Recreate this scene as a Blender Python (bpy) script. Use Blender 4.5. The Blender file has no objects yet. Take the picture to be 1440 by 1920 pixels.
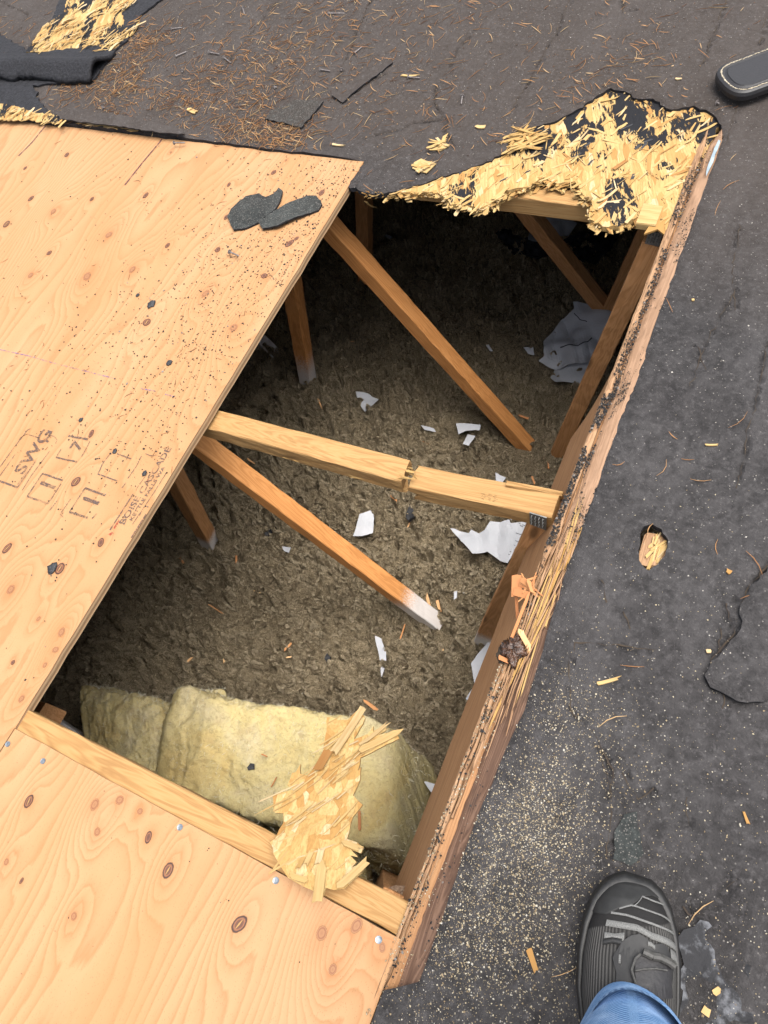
import bpy, math
import numpy as np
from mathutils import Matrix, Vector
from mathutils.geometry import delaunay_2d_cdt

S = bpy.context.scene
COL = S.collection
# ------------------------------------------------------------------ camera
RC = np.array([[0.88478602, 0.25848892, -0.38773338], [0.40411554, -0.83993659, 0.36221148], [-0.2320438, -0.47716874, -0.84762355]])
CH = 1.0
cd = bpy.data.cameras.new('camera'); cam = bpy.data.objects.new('camera', cd); COL.objects.link(cam)
m = Matrix.Identity(4)
for i in range(3):
    m[i][0] = RC[i, 0]; m[i][1] = -RC[i, 1]; m[i][2] = -RC[i, 2]
m[2][3] = CH
cam.matrix_world = m
cd.sensor_width = 36; cd.sensor_fit = 'AUTO'; cd.lens = 27.0; cd.clip_start = 0.02; cd.clip_end = 200
S.camera = cam
# ------------------------------------------------------------------ light
SUN_DIR = Vector((0.27, 0.04, 0.95)).normalized()
w = bpy.data.worlds.new('World'); S.world = w; w.use_nodes = True
nt = w.node_tree; bg = nt.nodes['Background']
sky = nt.nodes.new('ShaderNodeTexSky'); sky.sky_type = 'NISHITA'; sky.sun_disc = False
sky.sun_elevation = math.asin(SUN_DIR.z); sky.sun_rotation = math.atan2(SUN_DIR.x, SUN_DIR.y)
sky.dust_density = 4.0; sky.air_density = 1.0
hs = nt.nodes.new('ShaderNodeHueSaturation'); hs.inputs['Saturation'].default_value = 0.45
nt.links.new(sky.outputs[0], hs.inputs['Color']); nt.links.new(hs.outputs[0], bg.inputs[0])
bg.inputs[1].default_value = 0.15
sl = bpy.data.lights.new('sun', 'SUN'); sl.energy = 2.6; sl.angle = math.radians(50); sl.color = (1.0, 0.96, 0.90)
so = bpy.data.objects.new('sun', sl); COL.objects.link(so); so.rotation_euler = SUN_DIR.to_track_quat('Z', 'Y').to_euler()
S.view_settings.view_transform = 'Standard'; S.view_settings.look = 'None'; S.view_settings.gamma = 1.0
S.view_settings.exposure = 1.25

# ------------------------------------------------------------------ geometry helpers
rng = np.random.default_rng(7)
U = lambda a=0., b=1.: float(rng.uniform(a, b))
def ray(px, py): return RC @ np.array([px - 720., py - 960., 1440.])
def P(px, py, z=0.0):                      # photo pixel -> point on the level z
    r = ray(px, py); return np.array([0, 0, CH]) + r * ((z - CH) / r[2])
def PY(px, py, Y):                         # photo pixel -> point in a truss plane
    r = ray(px, py); return np.array([0, 0, CH]) + r * (Y / r[1])
def PP(px, py, a, b, c):                   # plane z = a + b x + c y
    r = ray(px, py); t = (a - CH) / (r[2] - b * r[0] - c * r[1]); return np.array([0, 0, CH]) + r * t
def hsh(i, j, s):
    h = (i.astype(np.int64) * 374761393 + j.astype(np.int64) * 668265263 + s * 1274126177) & 0x7fffffff
    h = ((h ^ (h >> 13)) * 1274126177) & 0x7fffffff
    return (h ^ (h >> 16)) & 0xffff
def pn(x, y, s=0):
    x = np.asarray(x, float); y = np.asarray(y, float)
    i = np.floor(x); j = np.floor(y); fx = x - i; fy = y - j
    u = fx * fx * fx * (fx * (fx * 6 - 15) + 10); v = fy * fy * fy * (fy * (fy * 6 - 15) + 10)
    def g(a, b):
        th = hsh(i + a, j + b, s) * (2 * np.pi / 65536); return np.cos(th) * (fx - a) + np.sin(th) * (fy - b)
    return ((g(0, 0) * (1 - u) + g(1, 0) * u) * (1 - v) + (g(0, 1) * (1 - u) + g(1, 1) * u) * v) * 1.5
def fbm(x, y, s=0, o=4):
    r = 0; a = 1.0; f = 1.0
    for k in range(o): r = r + a * pn(x * f, y * f, s + k * 17); a *= .5; f *= 2.03
    return r
WL = {}
def wloc(o): return WL.get(o.name, np.zeros(3))
def mo(name, V, F, mats, parent=None, mi=None, smooth=False, attrs=None, loc=None):
    V = np.asarray(V, float)
    me = bpy.data.meshes.new(name)
    if loc is None: loc = wloc(parent) if parent else np.array([V[:, 0].mean(), V[:, 1].mean(), V[:, 2].min()])
    loc = np.asarray(loc, float)
    me.from_pydata((V - loc).tolist(), [], F)
    for m_ in (mats if isinstance(mats, (list, tuple)) else [mats]): me.materials.append(m_)
    if mi is not None: me.polygons.foreach_set('material_index', np.asarray(mi, np.int32))
    if smooth: me.polygons.foreach_set('use_smooth', np.ones(len(me.polygons), bool))
    if attrs:
        for k, a in attrs.items():
            a = np.asarray(a, np.float32)
            if a.ndim == 1: me.attributes.new(k, 'FLOAT', 'POINT').data.foreach_set('value', a)
            else: me.attributes.new(k, 'FLOAT_VECTOR', 'POINT').data.foreach_set('vector', a.ravel())
    me.update()
    o = bpy.data.objects.new(name, me); COL.objects.link(o)
    if parent: o.parent = parent; o.location = loc - wloc(parent)
    else: o.location = loc
    WL[o.name] = loc
    return o
def tag(o, label=None, cat=None, group=None, kind=None):
    if label: o['label'] = label
    if cat: o['category'] = cat
    if group: o['group'] = group
    if kind: o['kind'] = kind
    return o
def empty(name, loc, *a, **k):
    o = bpy.data.objects.new(name, None); COL.objects.link(o); o.location = loc; o.empty_display_size = .05
    WL[o.name] = np.array(loc, float); return tag(o, *a, **k)
class MB:                                   # collects several shapes of ONE part
    def __init__(s): s.V = []; s.F = []; s.M = []; s.A = {}; s.n = 0
    def add(s, V, F, mi=0, **at):
        V = np.asarray(V, float); s.V.append(V); s.F += [tuple(int(i) + s.n for i in f) for f in F]; s.M += [mi] * len(F)
        for k, a in at.items():
            a = np.asarray(a, float)
            if a.ndim == 0: a = np.full(len(V), float(a))
            s.A.setdefault(k, []).append((s.n, a))
        s.n += len(V)
    def build(s, name, mats, parent=None, smooth=False, loc=None):
        at = {}
        for k, L in s.A.items():
            d = L[0][1].ndim; arr = np.zeros((s.n, 3) if d == 2 else s.n)
            for st, a in L: arr[st:st + len(a)] = a
            at[k] = arr
        return mo(name, np.concatenate(s.V), s.F, mats, parent, s.M, smooth, at, loc)

def inpoly(x, y, poly):
    x = np.asarray(x); y = np.asarray(y); c = np.zeros(x.shape, bool); n = len(poly)
    for i in range(n):
        x0, y0 = poly[i][:2]; x1, y1 = poly[(i + 1) % n][:2]
        if y0 == y1: continue
        c ^= ((y0 > y) != (y1 > y)) & (x < (x1 - x0) * (y - y0) / (y1 - y0) + x0)
    return c
def segd(x, y, pts, closed=False):
    d = np.full(x.shape, 1e9); n = len(pts)
    for i in range(n if closed else n - 1):
        a = np.array(pts[i][:2]); b = np.array(pts[(i + 1) % n][:2]); ab = b - a; L = (ab @ ab) + 1e-12
        t = np.clip(((x - a[0]) * ab[0] + (y - a[1]) * ab[1]) / L, 0, 1)
        d = np.minimum(d, np.hypot(x - a[0] - t * ab[0], y - a[1] - t * ab[1]))
    return d
def ragged(pts, step, amp, seed=0, closed=True, keep=None):
    """subdivide a world XY polyline and jitter it; keep = set of edge indices left straight"""
    out = []; n = len(pts)
    r = np.random.default_rng(seed)
    for i in range(n if closed else n - 1):
        a = np.array(pts[i][:2], float); b = np.array(pts[(i + 1) % n][:2], float); L = np.hypot(*(b - a)); k = max(1, int(L / step))
        nrm = np.array([-(b - a)[1], (b - a)[0]]) / (L + 1e-9)
        for j in range(k):
            q = a + (b - a) * j / k
            if j and not (keep and i in keep): q = q + nrm * r.normal(0, amp)
            out.append(q)
    if not closed: out.append(np.array(pts[-1][:2], float))
    return out
def cdt(poly, step, holes=(), extra=None, coarse=None):
    """triangulate polygon (with holes) plus interior grid points"""
    poly = [np.asarray(p[:2], float) for p in poly]
    A = np.array(poly); lo = A.min(0); hi = A.max(0)
    if coarse is None:
        gx, gy = np.meshgrid(np.arange(lo[0], hi[0], step), np.arange(lo[1], hi[1], step * .87))
        gx[1::2] += step / 2
        gx = gx.ravel() + rng.uniform(-.2, .2, gx.size) * step; gy = gy.ravel() + rng.uniform(-.2, .2, gy.size) * step
    else: gx, gy = coarse
    ok = inpoly(gx, gy, poly) & (segd(gx, gy, poly, True) > step * .45)
    for h_ in holes: ok &= ~inpoly(gx, gy, h_) & (segd(gx, gy, h_, True) > step * .45)
    vs = [Vector(p) for p in poly]; es = [(i, (i + 1) % len(poly)) for i in range(len(poly))]
    for h_ in holes:
        b = len(vs); vs += [Vector(np.asarray(p[:2], float)) for p in h_]; es += [(b + i, b + (i + 1) % len(h_)) for i in range(len(h_))]
    nb = len(vs)
    vs += [Vector((a, b)) for a, b in zip(gx[ok], gy[ok])]
    r = delaunay_2d_cdt(vs, es, [], 0 if False else 1, 1e-7)
    V = np.array([[v.x, v.y] for v in r[0]]); F = [tuple(f) for f in r[2]]
    C = np.array([V[list(f)].mean(0) for f in F])
    keep = inpoly(C[:, 0], C[:, 1], poly)
    for h_ in holes: keep &= ~inpoly(C[:, 0], C[:, 1], h_)
    F = [f for f, k in zip(F, keep) if k]
    out = []
    for f in F:                            # all facing up
        a, b, c = V[f[0]], V[f[1]], V[f[2]]
        out.append(f if (b[0] - a[0]) * (c[1] - a[1]) - (b[1] - a[1]) * (c[0] - a[0]) > 0 else f[::-1])
    return V, out
def solid(V3, F, th, side_off=None):
    """give an upward triangulated sheet a thickness; returns V, F, material index (0 top,1 side,2 bottom)"""
    n = len(V3); cnt = {}
    for f in F:
        for i in range(len(f)): cnt[(f[i], f[(i + 1) % len(f)])] = 1
    bd = [(a, b) for (a, b) in cnt if (b, a) not in cnt]
    V3 = np.asarray(V3); low = V3 - np.array([0, 0, 1.]) * (th if np.isscalar(th) else np.asarray(th)[:, None])
    F2 = list(F) + [f_[::-1] for f_ in [tuple(i + n for i in f) for f in F]] + [(b, a, a + n, b + n) for a, b in bd]
    return np.concatenate([V3, low]), F2, [0] * len(F) + [2] * len(F) + [1] * len(bd)
def piece(name, pts, mats, parent=None, step=.01, th=.002, zf=None, rag=.001, ragstep=.01, seed=0, label=None, cat=None, group=None, attrs=None, smooth=False):
    """irregular flat piece: pts are 3-D points; height follows the best plane of the points plus zf(x,y)"""
    A = np.array(pts); G = np.c_[np.ones(len(A)), A[:, 0], A[:, 1]]; k = np.linalg.lstsq(G, A[:, 2], rcond=None)[0]
    poly = ragged(A[:, :2], ragstep, rag, seed)
    V, F = cdt(poly, step)
    z = k[0] + k[1] * V[:, 0] + k[2] * V[:, 1]
    if zf is not None: z = z + zf(V[:, 0], V[:, 1])
    V3, F3, mi = solid(np.c_[V, z], F, th)
    nm = len(mats) if isinstance(mats, (list, tuple)) else 1
    o = mo(name, V3, F3, mats, parent, [min(q, nm - 1) for q in mi], smooth, {'wc': np.c_[V3[:, 1], V3[:, 0], V3[:, 2]], 'tint': np.full(len(V3), U()), 'res': np.full(len(V3), .5) if attrs is None else attrs(V3[:, 0], V3[:, 1])})
    return tag(o, label, cat, group)

# ------------------------------------------------------------------ material helpers
INSIDE = {'orange_wood': .95, 'aged_wood': 1.0, 'plank_wood': .62, 'blue_denim': .95, 'strand_board_face': .66, 'loose_mineral_wool': 1.3, 'yellow_glass_wool': .80, 'pale_wool_fibre': .75, 'white_paper': .56, 'roof_felt': .66, 'plywood_veneer': .55, 'white_sprayed_wood': .9, 'orange_chip': .9}  # base colour factors; attic materials are raised to offset the weak light there
class NT:
    def __init__(s, name, rough=.85, spec=.3):
        s.m = bpy.data.materials.new(name); s.m.use_nodes = True; s.t = s.m.node_tree; s.b = s.t.nodes['Principled BSDF']
        s.b.inputs['Roughness'].default_value = rough; s.b.inputs['Specular IOR Level'].default_value = spec
    def n(s, t, **k):
        x = s.t.nodes.new(t)
        for a, v in k.items(): setattr(x, a, v)
        return x
    def l(s, a, b): s.t.links.new(a, b)
    def geo(s): return s.n('ShaderNodeTexCoord').outputs['Object']
    def pos(s): return s.n('ShaderNodeNewGeometry').outputs['Position']
    def att(s, name, out='Fac'): return s.n('ShaderNodeAttribute', attribute_name=name).outputs[out]
    def scl(s, v, sc):
        q = s.n('ShaderNodeMapping'); q.inputs['Scale'].default_value = sc; s.l(v, q.inputs[0]); return q.outputs[0]
    def noise(s, v, sc, d=4, r=.55, dist=0.):
        q = s.n('ShaderNodeTexNoise'); q.inputs['Scale'].default_value = sc; q.inputs['Detail'].default_value = d; q.inputs['Roughness'].default_value = r; q.inputs['Distortion'].default_value = dist
        s.l(v, q.inputs['Vector']); return q.outputs['Fac']
    def vor(s, v, sc, feat='F1', out='Distance'):
        q = s.n('ShaderNodeTexVoronoi', feature=feat); q.inputs['Scale'].default_value = sc; s.l(v, q.inputs['Vector']); return q.outputs[out]
    def ramp(s, f, stops, interp='LINEAR'):
        q = s.n('ShaderNodeValToRGB'); e = q.color_ramp; e.interpolation = interp
        while len(e.elements) < len(stops): e.elements.new(.5)
        for i, (p, c) in enumerate(stops):
            e.elements[i].position = p; e.elements[i].color = (*c, 1) if not np.isscalar(c) else (c, c, c, 1)
        s.l(f, q.inputs[0]); return q.outputs[0]
    def math(s, op, a, b=None, c=None):
        q = s.n('ShaderNodeMath', operation=op)
        for i, v in enumerate((a, b, c)):
            if v is None: continue
            if np.isscalar(v): q.inputs[i].default_value = v
            else: s.l(v, q.inputs[i])
        return q.outputs[0]
    def mix(s, f, a, b, bt='MIX'):
        q = s.n('ShaderNodeMix', data_type='RGBA', blend_type=bt)
        for i, v in ((0, f), (6, a), (7, b)):
            if isinstance(v, (tuple, list)): q.inputs[i].default_value = (*v, 1)
            elif np.isscalar(v): q.inputs[i].default_value = v
            else: s.l(v, q.inputs[i])
        return q.outputs[2]
    def bump(s, h_, st=.5, d=.01, nrm=None):
        q = s.n('ShaderNodeBump'); q.inputs['Strength'].default_value = st; q.inputs['Distance'].default_value = d; s.l(h_, q.inputs['Height'])
        if nrm is not None: s.l(nrm, q.inputs['Normal'])
        s.l(q.outputs[0], s.b.inputs['Normal']); return q.outputs[0]
    def col(s, c):
        K = INSIDE.get(s.m.name, .57)
        if isinstance(c, tuple): c = tuple(x * K for x in c)
        elif K != 1.: c = s.mix(1., c, (K, K, K), 'MULTIPLY')
        if isinstance(c, tuple): s.b.inputs['Base Color'].default_value = (*c, 1)
        else: s.l(c, s.b.inputs['Base Color'])
        return s.m

def wood(name, c0, c1, c2, knot=True, stain=None, rough=.75):
    k = NT(name, rough, .25); v = k.att('wc', 'Vector')
    a = k.noise(k.scl(v, (1.6, 22, 22)), 1.0, 4, .6, 1.2)
    b = k.noise(k.scl(v, (10, 420, 420)), 1.0, 3, .6)
    rings = k.math('SINE', k.math('MULTIPLY', a, 75.))
    rings = k.math('MULTIPLY_ADD', rings, .5, .5)
    f = k.math('ADD', k.math('MULTIPLY', rings, .42), k.math('MULTIPLY', b, .5))
    c = k.ramp(f, [(.12, c0), (.45, c1), (.85, c2)])
    g = k.noise(k.scl(v, (3, 9, 9)), 1.0, 3, .5)
    c = k.mix(k.math('MULTIPLY', g, .35), c, c0)
    if knot:
        d = k.vor(k.scl(v, (3.2, 14, 14)), 1.0)
        c = k.mix(k.ramp(d, [(.05, 1.), (.12, 0.)]), c, tuple(x * .35 for x in c0))
    if stain:
        q = k.noise(k.scl(v, (5, 12, 12)), 1.0, 6, .65)
        c = k.mix(k.ramp(q, [(stain[0], 0.), (stain[0] + .12, 1.)]), c, stain[1])
    tt = k.att('tint'); c = k.mix(k.math('MULTIPLY', tt, .25), c, c2)
    sp_ = k.math('ADD', k.att('tip'), k.math('MULTIPLY', k.math('SUBTRACT', k.noise(v, 300, 3, .7), .5), .9)); c = k.mix(k.ramp(sp_, [(.35, 0.), (.75, .9)]), c, (.62, .60, .58))
    k.bump(f, .35, .0015); return k.col(c)

M = {}
M['chord'] = wood('fresh_wood', (.35, .18, .062), (.50, .285, .105), (.58, .365, .155), True)
M['web'] = wood('orange_wood', (.36, .145, .040), (.52, .225, .070), (.62, .30, .105), True)
M['dark_web'] = wood('aged_wood', (.30, .14, .05), (.44, .215, .085), (.54, .29, .13), True)
M['plank'] = wood('plank_wood', (.30, .145, .062), (.40, .205, .092), (.50, .28, .13), False)
M['splint'] = wood('splintered_wood', (.22, .115, .06), (.42, .24, .125), (.58, .36, .20), False, (.62, (.06, .04, .03)))
M['strip'] = wood('outer_strip_wood', (.27, .155, .088), (.38, .225, .135), (.48, .30, .185), False, (.60, (.10, .06, .045)))
M['osb'] = wood('strand_wood', (.46, .28, .10), (.58, .39, .155), (.66, .47, .22), False)
def plyedge():
    k = NT('ply_edge_wood', .8, .2); v = k.att('wc', 'Vector'); p = k.pos(); s_ = k.n('ShaderNodeSeparateXYZ'); k.l(p, s_.inputs[0])
    f = k.noise(k.scl(v, (8, 60, 60)), 1.0, 4, .6); z = k.math('ADD', k.math('MULTIPLY', s_.outputs[2], 205.), k.math('MULTIPLY', f, .5)); bd = k.math('PINGPONG', z, 1.)
    c = k.mix(bd, (.36, .21, .11), (.58, .39, .22)); c = k.mix(k.ramp(f, [(.62, 0.), (.72, .8)]), c, (.20, .10, .05)); k.bump(k.math('ADD', bd, f), .5, .0015); return k.col(c)
M['ply_edge'] = plyedge()

def osbmat(name, res):
    k = NT(name, .8, .2); v = k.att('wc', 'Vector'); mp = k.n('ShaderNodeMapping'); mp.inputs['Rotation'].default_value = (0, 0, math.radians(22)); k.l(v, mp.inputs[0]); v = mp.outputs[0]
    dn = k.n('ShaderNodeTexNoise'); dn.inputs['Scale'].default_value = 30; dn.inputs['Detail'].default_value = 3; k.l(v, dn.inputs['Vector'])
    vm = k.n('ShaderNodeVectorMath', operation='MULTIPLY_ADD'); vm.inputs[1].default_value = (.016, .010, .01); k.l(dn.outputs['Color'], vm.inputs[0]); k.l(v, vm.inputs[2]); vw = vm.outputs[0]
    cc = k.vor(k.scl(vw, (26, 105, 60)), 1.0, out='Color'); sp = k.n('ShaderNodeSeparateColor'); k.l(cc, sp.inputs[0])
    c = k.ramp(sp.outputs[0], [(0., (.46, .24, .075)), (.15, (.54, .32, .11)), (.5, (.60, .40, .155)), (.85, (.65, .46, .20)), (1., (.68, .53, .31))])
    f = k.noise(k.scl(vw, (14, 330, 200)), 1.0, 4, .65); c = k.mix(k.ramp(f, [(.36, .55), (.56, 0.)]), c, (.40, .22, .07))
    hgt = k.math('ADD', k.math('MULTIPLY', sp.outputs[1], .9), k.math('MULTIPLY', f, .6))
    if res:
        q = k.noise(k.scl(vw, (6, 17, 10)), 1.0, 6, .68, .5); q2 = k.noise(k.scl(vw, (60, 260, 100)), 1.0, 3, .6)
        q = k.math('ADD', q, k.math('MULTIPLY', k.math('SUBTRACT', k.att('res'), .5), .05)); msk = k.ramp(k.math('ADD', q, k.math('MULTIPLY', k.math('SUBTRACT', q2, .5), .22)), [(.548, 0.), (.566, 1.)]); c = k.mix(msk, c, (.014, .014, .017)); hgt = k.math('ADD', hgt, k.math('MULTIPLY', msk, .8))
    k.bump(hgt, .9, .0022); return k.col(c)
M['osb_res'] = osbmat('strand_board_with_felt_residue', True)
M['osb_face'] = osbmat('strand_board_face', False)
def strand_mat():
    k = NT('wood_strands', .8, .2); v = k.att('wc', 'Vector'); t = k.att('tint')
    base = k.ramp(t, [(0., (.36, .16, .05)), (.12, (.48, .26, .08)), (.5, (.58, .38, .145)), (.85, (.64, .45, .20)), (1., (.68, .54, .33))])
    f = k.noise(k.scl(v, (12, 260, 260)), 1.0, 3, .6)
    c = k.mix(k.ramp(f, [(.35, .45), (.62, 0.)]), base, (.42, .24, .08))
    k.bump(f, .5, .001); return k.col(c)
M['strand'] = strand_mat()

def plymat():
    k = NT('plywood_veneer', .7, .3); g = k.att('grain'); h_ = k.att('halo'); p = k.pos()
    wob = k.noise(k.scl(p, (90, 9, 9)), 1.0, 3, .6)
    g2 = k.math('ADD', g, k.math('MULTIPLY', wob, .55))
    fr = k.math('FRACT', g2)
    ring = k.ramp(fr, [(0., .0), (.35, .16), (.70, .5), (.88, 1.), (1., .0)])
    fine = k.noise(k.scl(p, (650, 22, 20)), 1.0, 3, .6)
    big = k.noise(k.scl(p, (5, 1.6, 1)), 1.0, 4, .55, .8)
    c = k.mix(ring, (.555, .318, .146), (.44, .200, .070))
    c = k.mix(k.math('MULTIPLY', fine, .5), c, (.58, .345, .185))
    c = k.mix(k.ramp(big, [(.45, 0.), (.68, .65)]), c, (.50, .255, .10))
    c = k.mix(k.ramp(big, [(.30, .5), (.45, 0.)]), c, (.60, .36, .19))
    c = k.mix(k.math('MULTIPLY', h_, .55), c, (.46, .15, .045))
    sp = k.vor(k.scl(p, (1, .55, 1)), 420); c = k.mix(k.ramp(sp, [(.10, .6), (.2, 0.)]), c, (.30, .14, .06))
    k.bump(k.math('ADD', k.math('MULTIPLY', ring, .5), fine), .3, .0008); return k.col(c)
M['ply'] = plymat()
def knotmat():
    k = NT('knot', .6, .4); r = k.att('rad')
    n_ = k.noise(k.pos(), 500, 3); rr = k.math('ADD', r, k.math('MULTIPLY', k.math('SUBTRACT', n_, .5), .11)); k.l(k.ramp(rr, [(.84, 1.), (1., 0.)]), k.b.inputs['Alpha'])
    t = k.att('tint')
    dark = k.ramp(rr, [(0., (.10, .045, .025)), (.5, (.16, .06, .03)), (.62, (.33, .13, .055)), (.8, (.05, .02, .015)), (1., (.07, .025, .015))])
    red = k.ramp(rr, [(0., (.33, .145, .06)), (.45, (.40, .19, .08)), (.62, (.25, .09, .035)), (.8, (.38, .17, .07)), (1., (.46, .24, .10))])
    c = k.mix(k.math('GREATER_THAN', t, .5), red, dark)
    return k.col(c)
M['knot'] = knotmat()
def simple(name, c0, c1, sc=40, rough=.85, spec=.3, bs=.4, bd=.003, metal=0., sc3=(1, 1, 1), lo=.35, hi=.65):
    k = NT(name, rough, spec); p = k.scl(k.geo(), sc3); f = k.noise(p, sc, 5, .6)
    k.b.inputs['Metallic'].default_value = metal; k.bump(f, bs, bd)
    return k.col(k.ramp(f, [(lo, c0), (hi, c1)]))
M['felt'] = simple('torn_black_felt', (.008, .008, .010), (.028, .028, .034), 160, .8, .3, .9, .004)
M['tar'] = simple('tar', (.010, .010, .012), (.045, .045, .05), 120, .6, .5, .9, .004)
M['paper'] = simple('white_paper', (.60, .62, .66), (.72, .73, .77), 12, .6, .3, .15, .003)
M['flash'] = simple('blue_white_flashing', (.25, .33, .38), (.42, .50, .55), 40)
M['steel'] = simple('galvanised_steel', (.16, .16, .15), (.30, .30, .29), 90, .55, .5, .3, .001, .6)
M['nail'] = simple('zinc', (.22, .25, .28), (.40, .44, .48), 300, .4, .5, .2, .0005, .7)
M['rust'] = simple('grey_nail', (.16, .13, .12), (.34, .31, .30), 300, .6, .5, .2, .0005, .3)
M['rubber'] = simple('black_rubber', (.010, .010, .010), (.020, .019, .018), 200, .55, .4, .3, .001)
M['leather'] = simple('black_leather', (.011, .010, .011), (.020, .018, .020), 260, .5, .45, .35, .001)
M['thread'] = simple('cream_thread', (.50, .42, .30), (.66, .58, .44), 400, .8, .2, .3, .001)
M['reflect'] = simple('grey_reflective_thread', (.13, .13, .125), (.26, .26, .25), 900, .7, .3, .3, .001)
M['pitch'] = simple('resin', (.020, .010, .006), (.12, .05, .02), 180, .2, .6, .8, .004)
M['white_wood'] = simple('white_sprayed_wood', (.45, .38, .33), (.66, .64, .62), 60, .8, .2, .4, .001)
M['void'] = simple('dark_wood_and_gap_shade', (.03, .02, .015), (.07, .05, .03), 60)

def roofmat(name, g, white=.5, d0=(.034, .031, .031), d1=(.078, .073, .073)):
    k = NT(name, .88, .25); p = k.pos()
    a = k.noise(p, 3.2, 6, .62, .4); b = k.noise(p, 55, 5, .7); c_ = k.noise(k.scl(p, (9, 2.0, 1)), 1.0, 4, .6)
    c = k.mix(k.ramp(a, [(.35, 0.), (.68, 1.)]), d0, d1)
    c = k.mix(k.ramp(b, [(.35, .75), (.62, 0.)]), c, tuple(x * .45 for x in d0))
    c = k.mix(k.ramp(c_, [(.5, 0.), (.75, .5)]), c, tuple(x * 1.45 for x in d1))
    br = k.noise(k.scl(p, (1.3, 1.3, 1)), 1.0, 3, .6); yy = k.n('ShaderNodeSeparateXYZ'); k.l(p, yy.inputs[0])
    top = k.ramp(k.math('ADD', k.math('MULTIPLY', yy.outputs[1], .6), k.math('MULTIPLY', br, .5)), [(.75, 0.), (1.15 if False else 1., .6)])
    c = k.mix(top, c, (.066, .050, .040))
    cr = k.att('crack'); c = k.mix(cr, c, (.008, .007, .007))
    gv = k.vor(p, g, out='Color'); gd = k.vor(p, g)
    sep = k.n('ShaderNodeSeparateColor'); k.l(gv, sep.inputs[0])
    mid = k.noise(p, 130, 4, .75); c = k.mix(k.ramp(mid, [(.52, 0.), (.72, .55)]), c, tuple(x * 1.6 for x in d1))
    spk = k.math('MULTIPLY', k.ramp(sep.outputs[0], [(1 - white * .16, 0.), (1 - white * .16 + .01, 1.)]), k.ramp(gd, [(.22, 1.), (.42, 0.)]))
    c = k.mix(k.math('MULTIPLY', spk, .7), c, (.26, .24, .22))
    hh = k.math('ADD', k.math('MULTIPLY', b, 1.0), k.math('MULTIPLY', k.noise(p, 420, 2, .7), .6))
    k.bump(hh, .8, .005); return k.col(c)
M['roof'] = roofmat('roof_felt', 330, .25)
M['gran'] = roofmat('granule_shingle', 430, 3.0, (.032, .037, .036), (.068, .076, .072))

def insmat(name, c0, c1, c2, sc=1., b1=1.):
    k = NT(name, .95, .1); p = k.geo()
    w1 = k.n('ShaderNodeTexNoise'); w1.inputs['Scale'].default_value = 38 * sc; w1.inputs['Detail'].default_value = 3; k.l(p, w1.inputs['Vector'])
    vm = k.n('ShaderNodeVectorMath', operation='MULTIPLY_ADD'); vm.inputs[1].default_value = (.035 / sc,) * 3
    k.l(w1.outputs['Color'], vm.inputs[0]); k.l(p, vm.inputs[2])
    n1 = k.noise(vm.outputs[0], 70 * sc, 5, .65, 1.5); n2 = k.noise(vm.outputs[0], 260 * sc, 4, .7, 1.); n3 = k.noise(p, 4, 3, .5)
    rd = k.math('ABSOLUTE', k.math('SUBTRACT', n1, .5)); rd = k.math('MULTIPLY', k.math('SQRT', rd), 2.6)
    hh = k.math('ADD', rd, k.math('MULTIPLY', n2, .8))
    c = k.ramp(n2, [(.34, c0), (.50, c1), (.68, c2)])  # low spots of the fibre noise coloured dark, painted crevice shade
    c = k.mix(k.ramp(n3, [(.4, 0.), (.65, .3)]), c, c0)
    tt = k.att('tint'); c = k.mix(k.ramp(tt, [(.0, .0), (.3, .0), (1., .6)]), c, c2); c = k.mix(k.ramp(tt, [(.001, 0.), (.01, .7), (.35, 0.)]), c, c0)
    k.bump(hh, b1, .020 / sc); return k.col(c)
M['ins'] = insmat('loose_mineral_wool', (.12, .090, .055), (.41, .325, .205), (.72, .60, .42))
def battmat():
    k = NT('yellow_glass_wool', .95, .1); p = k.geo()
    n1 = k.noise(p, 9, 4, .6, .6); n2 = k.noise(p, 130, 5, .7, .8); n3 = k.noise(p, 26, 5, .65, .5)
    c = k.ramp(n1, [(.3, (.50, .43, .27)), (.5, (.52, .43, .21)), (.68, (.48, .36, .15))])
    c = k.mix(k.ramp(n3, [(.55, 0.), (.75, .6)]), c, (.30, .21, .11))
    c = k.mix(k.ramp(n2, [(.3, .6), (.5, 0.)]), c, (.24, .19, .10))
    k.b.inputs['Subsurface Weight'].default_value = 0.
    k.bump(k.math('ADD', k.math('MULTIPLY', n3, .5), n2), .7, .005); return k.col(c)
M['batt'] = battmat()
M['fibre'] = simple('pale_wool_fibre', (.50, .45, .30), (.66, .62, .50), 30)
def inkmat(name, col, thr):
    k = NT(name, .7, .2); n_ = k.noise(k.pos(), 420, 3, .6); n2 = k.noise(k.pos(), 40, 3, .6)
    al = k.math('MULTIPLY', k.ramp(n_, [(thr, 0.), (thr + .15, .85)]), k.ramp(n2, [(.32, .25), (.5, 1.)]))
    k.l(al, k.b.inputs['Alpha']); return k.col(col)
M['ink'] = inkmat('stamp_ink', (.13, .09, .08), .36)
M['redink'] = inkmat('red_ink', (.45, .06, .04), .40)
M['blueink'] = inkmat('blue_chalk', (.10, .09, .42), .44)
M['purpleink'] = inkmat('purple_marker', (.10, .03, .06), .33)
def tintmat(name, stops, rough=.85):
    k = NT(name, rough, .25); return k.col(k.ramp(k.att('tint'), stops))
M['dust'] = tintmat('sawdust', [(0., (.26, .19, .11)), (.4, (.44, .35, .22)), (.8, (.56, .49, .35)), (1., (.60, .57, .50))])
M['grit'] = tintmat('dark_granules', [(0., (.012, .012, .013)), (.75, (.045, .042, .04)), (.9, (.14, .09, .05)), (1., (.3, .28, .26))])
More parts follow.
